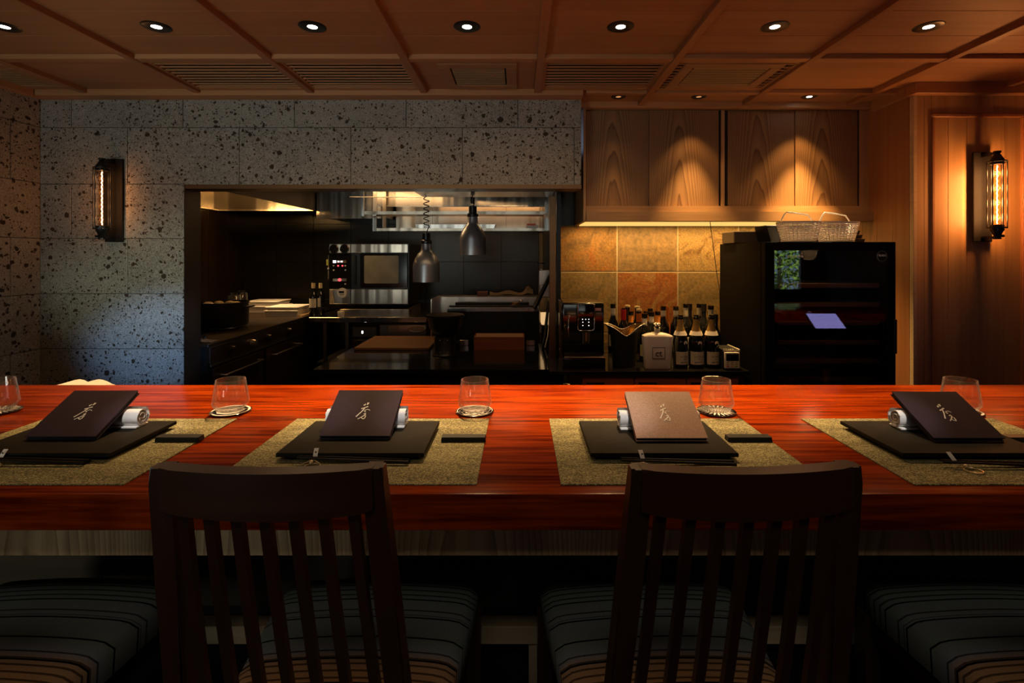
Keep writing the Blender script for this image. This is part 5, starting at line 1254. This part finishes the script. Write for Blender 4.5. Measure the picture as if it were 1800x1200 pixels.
# island behind the opening
IT = CZ-.72
t = thing('pass_counter', 'polished black pass counter inside the kitchen opening', 'counter', (-.6, 3.8, 0))
ob('top', bx(PX(550, 3.22), .232, 3.22, 4.45, IT-.03, IT, .002), M['stonetop'], t, True)
ob('body', bx(PX(550, 3.22)+.02, .235, 3.25, 4.43, 0, IT-.0305), M['black'], t, True)
single('cutting_board', 'large dark wooden board lying on the pass counter left of the black cast pot', 'cutting board', bx(PX(622, 3.86), PX(754, 3.86), 3.86, 4.42, IT+.0005, IT+.022, .003), M['cutboard'])
t = thing('wooden_box', 'open reddish wooden box with pale inside on the pass counter', 'box', (-.16, 3.92, IT+.0005))
a0, a1, c0, c1, h0, h1 = PX(833, 3.88), PX(922, 3.88), 3.88, 4.0, IT+.0005, PZ(587.5, 3.93)
b_ = B(); w_ = .010
box(b_, a0, a1, c0, c0+w_, h0, h1-.012); box(b_, a0, a1, c1-w_, c1, h0, h1); box(b_, a0, a0+w_, c0+w_, c1-w_, h0, h1-.006); box(b_, a1-w_, a1, c0+w_, c1-w_, h0, h1-.006); ob('walls', b_, M['boxwood'], t, True)
b_ = B(); box(b_, a0+w_, a1-w_, c0+w_, c1-w_, h0, h0+.01); box(b_, a0+w_, a1-w_, c1-w_-.003, c1-w_, h0+.01, h1-.002); box(b_, a0+w_, a0+w_+.003, c0+w_, c1-w_-.003, h0+.01, h1-.008); box(b_, a0, a1, c0, c1, h1-.0119, h1-.0112) if 0 else None
box(b_, a0+.001, a1-.001, c0+.0005, c0+w_, h1-.0119, h1-.010); ob('lining', b_, M['boxin'], t, True)
t = thing('griddle_unit', 'low griddle unit with dark front, steel top edge and small steel feet', 'griddle', (-.24, 4.2, IT+.0005))
g0, g1, gd = PX(786, 4.07), PX(948, 4.07), 4.07; gt = PZ(541, gd)
ob('body', bx(g0, g1, gd+.006, 4.42, IT+.045, gt-.031), M['rest'], t, True)
ob('front_edge', bx(g0, g1+.002, gd, gd+.03, gt-.030, gt, .002), M['steelb'], t, True)
ob('hot_plate', bx(g0, g1, gd+.031, 4.40, gt-.030, gt-.006), M['steel'], t, True)
ob('splash_back', bx(PX(765, 4.42), PX(952, 4.42), 4.42, 4.44, IT+.05, PZ(521.5, 4.42), .001), M['steel'], t, True)
ob('ledge', bx(PX(765, 4.42), PX(952, 4.42), 4.4405, 4.60, PZ(521.5, 4.42)-.012, PZ(521.5, 4.42)), M['steel'], t, True)
ob('side_panel', bx(PX(765, 4.42), PX(766.5, 4.42), 4.20, 4.42, IT+.05, PZ(521.5, 4.42)), M['steel'], t, True)
ob('burner_bar', bx(PX(800, 4.3), PX(930, 4.3), 4.31, 4.34, gt-.0055, gt+.02), M['rest'], t, True)
ob('burner_bar', bx(PX(790, 4.2), PX(940, 4.2), 4.19, 4.22, gt-.0055, gt+.006), M['rest'], t, True)
for x in (816, 933): ob('foot', bx(PX(x-8, gd), PX(x+8, gd), gd+.0, gd+.05, IT+.0005, IT+.044, .003), M['steel'], t, True)
for x in (816, 933): ob('foot', bx(PX(x-8, gd), PX(x+8, gd), 4.36, 4.41, IT+.0005, IT+.044, .003), M['steel'], t, True)
LZ = PZ(521.5, 4.42)+.0005
single('small_wooden_block', 'small reddish wooden block on the griddle ledge left of the folded cloth', 'block', bx(-.045, .045, -.03, .03, 0, .038, .003), M['boxwood'], (PX(848, 4.5), 4.52, LZ))
t = thing('folded_cloth', 'khaki cloth folded loosely along the griddle ledge', 'cloth', (PX(899, 4.5), 4.52, LZ))
b_ = B(); g = [[b_.verts.new((-.19+.38*i/20, -.05+.10*j/5, .004+(.034-.012*math.sin(i*.55))*math.sin(PI*(j+.6)/6.2)+(.05*math.exp(-((i-17.5)/1.6)**2)*math.sin(PI*(j+.6)/6.2)))) for i in range(21)] for j in range(6)]
for j in range(5):
    for i in range(20): b_.faces.new((g[j][i], g[j][i+1], g[j+1][i+1], g[j+1][i]))
bmesh.ops.solidify(b_, geom=b_.faces[:], thickness=.004); ob('fabric', b_, M['khaki'], t, smooth=60)
t = thing('small_pan', 'small dark pan with a bent handle on the griddle', 'pan', (PX(906, 4.25), 4.265, gt-.0055))
b_ = B(); lathe(b_, [(0, 0), (.034, 0), (.042, .012), (.032, .03), (0, .036)], seg=20); ob('body', b_, M['bronze'], t, smooth=50)
b_ = B(); tube(b_, [(.02, 0, .03), (.035, 0, .05), (.055, -.01, .045), (.06, -.01, .025)], .005, 6); ob('handle', b_, M['steel'], t, smooth=50)
t = thing('cast_iron_pot', 'black wide-rimmed cast pot on a stand at the near edge of the pass counter', 'pot', (PX(783, 3.72), 3.70, IT+.0005))
b_ = B(); lathe(b_, [(0, .14), (.06, .14), (.082, .16), (.115, .20), (.125, .26), (.138, .272), (.140, .282), (.128, .284), (.120, .268), (.10, .21), (0, .17)], seg=40); ob('bowl', b_, M['black'], t, smooth=50)
b_ = B(); lathe(b_, [(.085, 0), (.090, .004), (.078, .02), (.076, .135), (.066, .139), (0, .1395)], seg=32); ob('stand', b_, M['black'], t, smooth=50)
for a in (-1.9, -1.2):
    for z in (.03, .115):
        b_ = B(); bmesh.ops.create_uvsphere(b_, u_segments=8, v_segments=6, radius=.005, matrix=Matrix.Translation((.078*math.cos(a), .078*math.sin(a), z))); ob('rivet', b_, M['steel'], t, smooth=60)
b_ = B(); lathe(b_, [(.1275, .2845), (.136, .285), (.136, .290), (.05, .300), (0, .301)], seg=40, sx=1, sy=1); ob('lid', b_, M['rest'], t, smooth=50)
# right end of the pass: utensil canister, steel rack, leaning tools
t = thing('steel_cabinet', 'narrow steel cabinet with a container made to glow at the right end of the pass counter', 'cabinet', (.19, 4.3, IT+.0005))
s0, s1, sd = PX(947.6, 4.2), PX(968, 4.2)+.0, 4.2
ob('upper_panel', bx(s0, s1, sd, 4.40, PZ(522, sd), PZ(475, sd), .002), M['steel'], t, True)
ob('middle_panel', bx(s0+.01, s1, sd+.01, 4.40, PZ(549, sd), PZ(523, sd), .002), M['brass'], t, True)
ob('glow_container', bx(s0+.02, s1, sd+.02, 4.40, PZ(571, sd), PZ(550, sd), .001), emit_mat('container_glow', (1, .62, .28), .75), t, True)  # light in a translucent container, put in as emission; not a lamp
ob('base', bx(s0+.028, s1, sd+.01, 4.40, IT+.0005, PZ(572, sd), .002), M['black'], t, True)
t = thing('glass_jar', 'small clear jar with a dark lid on top of the narrow steel cabinet', 'jar', (PX(951, 4.26), 4.27, PZ(475, sd)+.0005))
b_ = B(); lathe(b_, [(0, 0), (.030, 0), (.032, .045), (.028, .05), (0, .051)], seg=20); ob('body', b_, M['glass'], t, smooth=50); b_ = B(); lathe(b_, [(.030, .0515), (.030, .062), (0, .063)], seg=20); ob('lid', b_, M['black'], t, smooth=40)
t = thing('grill_tongs', 'long black tongs with a wire loop leaning against the narrow steel cabinet', 'tongs', (PX(945, 4.0), 4.0, IT+.0005))
p0, p1 = Vector((PX(939, 4.05), 4.04, gt)), Vector((PX(971, 4.13), 4.135, PZ(477, 4.13)))
b_ = B(); cyl(b_, p0, p1, .020, .015, 10); ob('grip', b_, M['black'], t, True, 50)
m_ = p0.lerp(p1, .55); b_ = B(); tube(b_, [m_+Vector((-.005, -.02, .03)), m_+Vector((-.04, -.02, .02)), m_+Vector((-.035, -.02, -.02)), m_+Vector((-.012, -.02, -.028))], .003, 6); ob('wire_loop', b_, M['steel'], t, True, 50)
t = thing('fire_tongs', 'slim steel and black tongs standing upright right of the griddle', 'tongs', (PX(958, 3.95), 3.95, IT+.0005))
b_ = B(); tube(b_, [(PX(958, 3.95), 3.95, IT+.004), (PX(963, 4.0), 4.0, PZ(590, 4.0)), (PX(967, 4.05), 4.06, PZ(545, 4.05)), (PX(972, 4.1), 4.10, PZ(525, 4.1)), (PX(969, 4.12), 4.11, PZ(514, 4.12))], .006, 8); ob('steel_arm', b_, M['steel'], t, True, 50)
b_ = B(); tube(b_, [(PX(954, 3.95), 3.96, IT+.02), (PX(958, 4.0), 4.02, PZ(590, 4.0)), (PX(965, 4.05), 4.08, PZ(530, 4.05))], [.006, .014, .010], 8); ob('black_arm', b_, M['black'], t, True, 50)
b_ = B(); cyl(b_, (PX(969, 4.14), 4.10, IT), (PX(969, 4.14), 4.10, KC), .005, None, 8); single('gas_pipe', 'thin shiny vertical pipe at the right end of the pass counter', 'pipe', b_, M['steelb'], smooth=50)
# ================================================================ behind the viewer (seen mirrored in the glass)
t = thing('tablet_computer', 'glowing tablet on a stand behind the counter, mirrored in the wine cabinet glass', 'tablet', (2.05, 1.90, .7305))
def tl(b_): bmesh.ops.rotate(b_, cent=(0, 0, 0), matrix=Matrix.Rotation(.93, 3, 'X'), verts=b_.verts); bmesh.ops.translate(b_, vec=(0, 0, .235), verts=b_.verts); return b_
ob('case', tl(bx(-.108, .108, -.006, .003, -.078, .078, .003)), M['black'], t)
ob('screen', tl(bx(-.100, .100, .0032, .0042, -.070, .070)), M['screen'], t)
b_ = B(); lathe(b_, [(0, 0), (.07, 0), (.07, .008), (.012, .012), (.010, .22), (0, .222)], (0, -.012, 0), seg=24); ob('stand', b_, M['black'], t, smooth=40)
point('wine_cabinet_inner_fill', ((FX0+FX1)/2, 2.85, FT-.06), 1.2, (1, .6, .3), .04)  # added unseen fill so the shelf fronts show through the glass
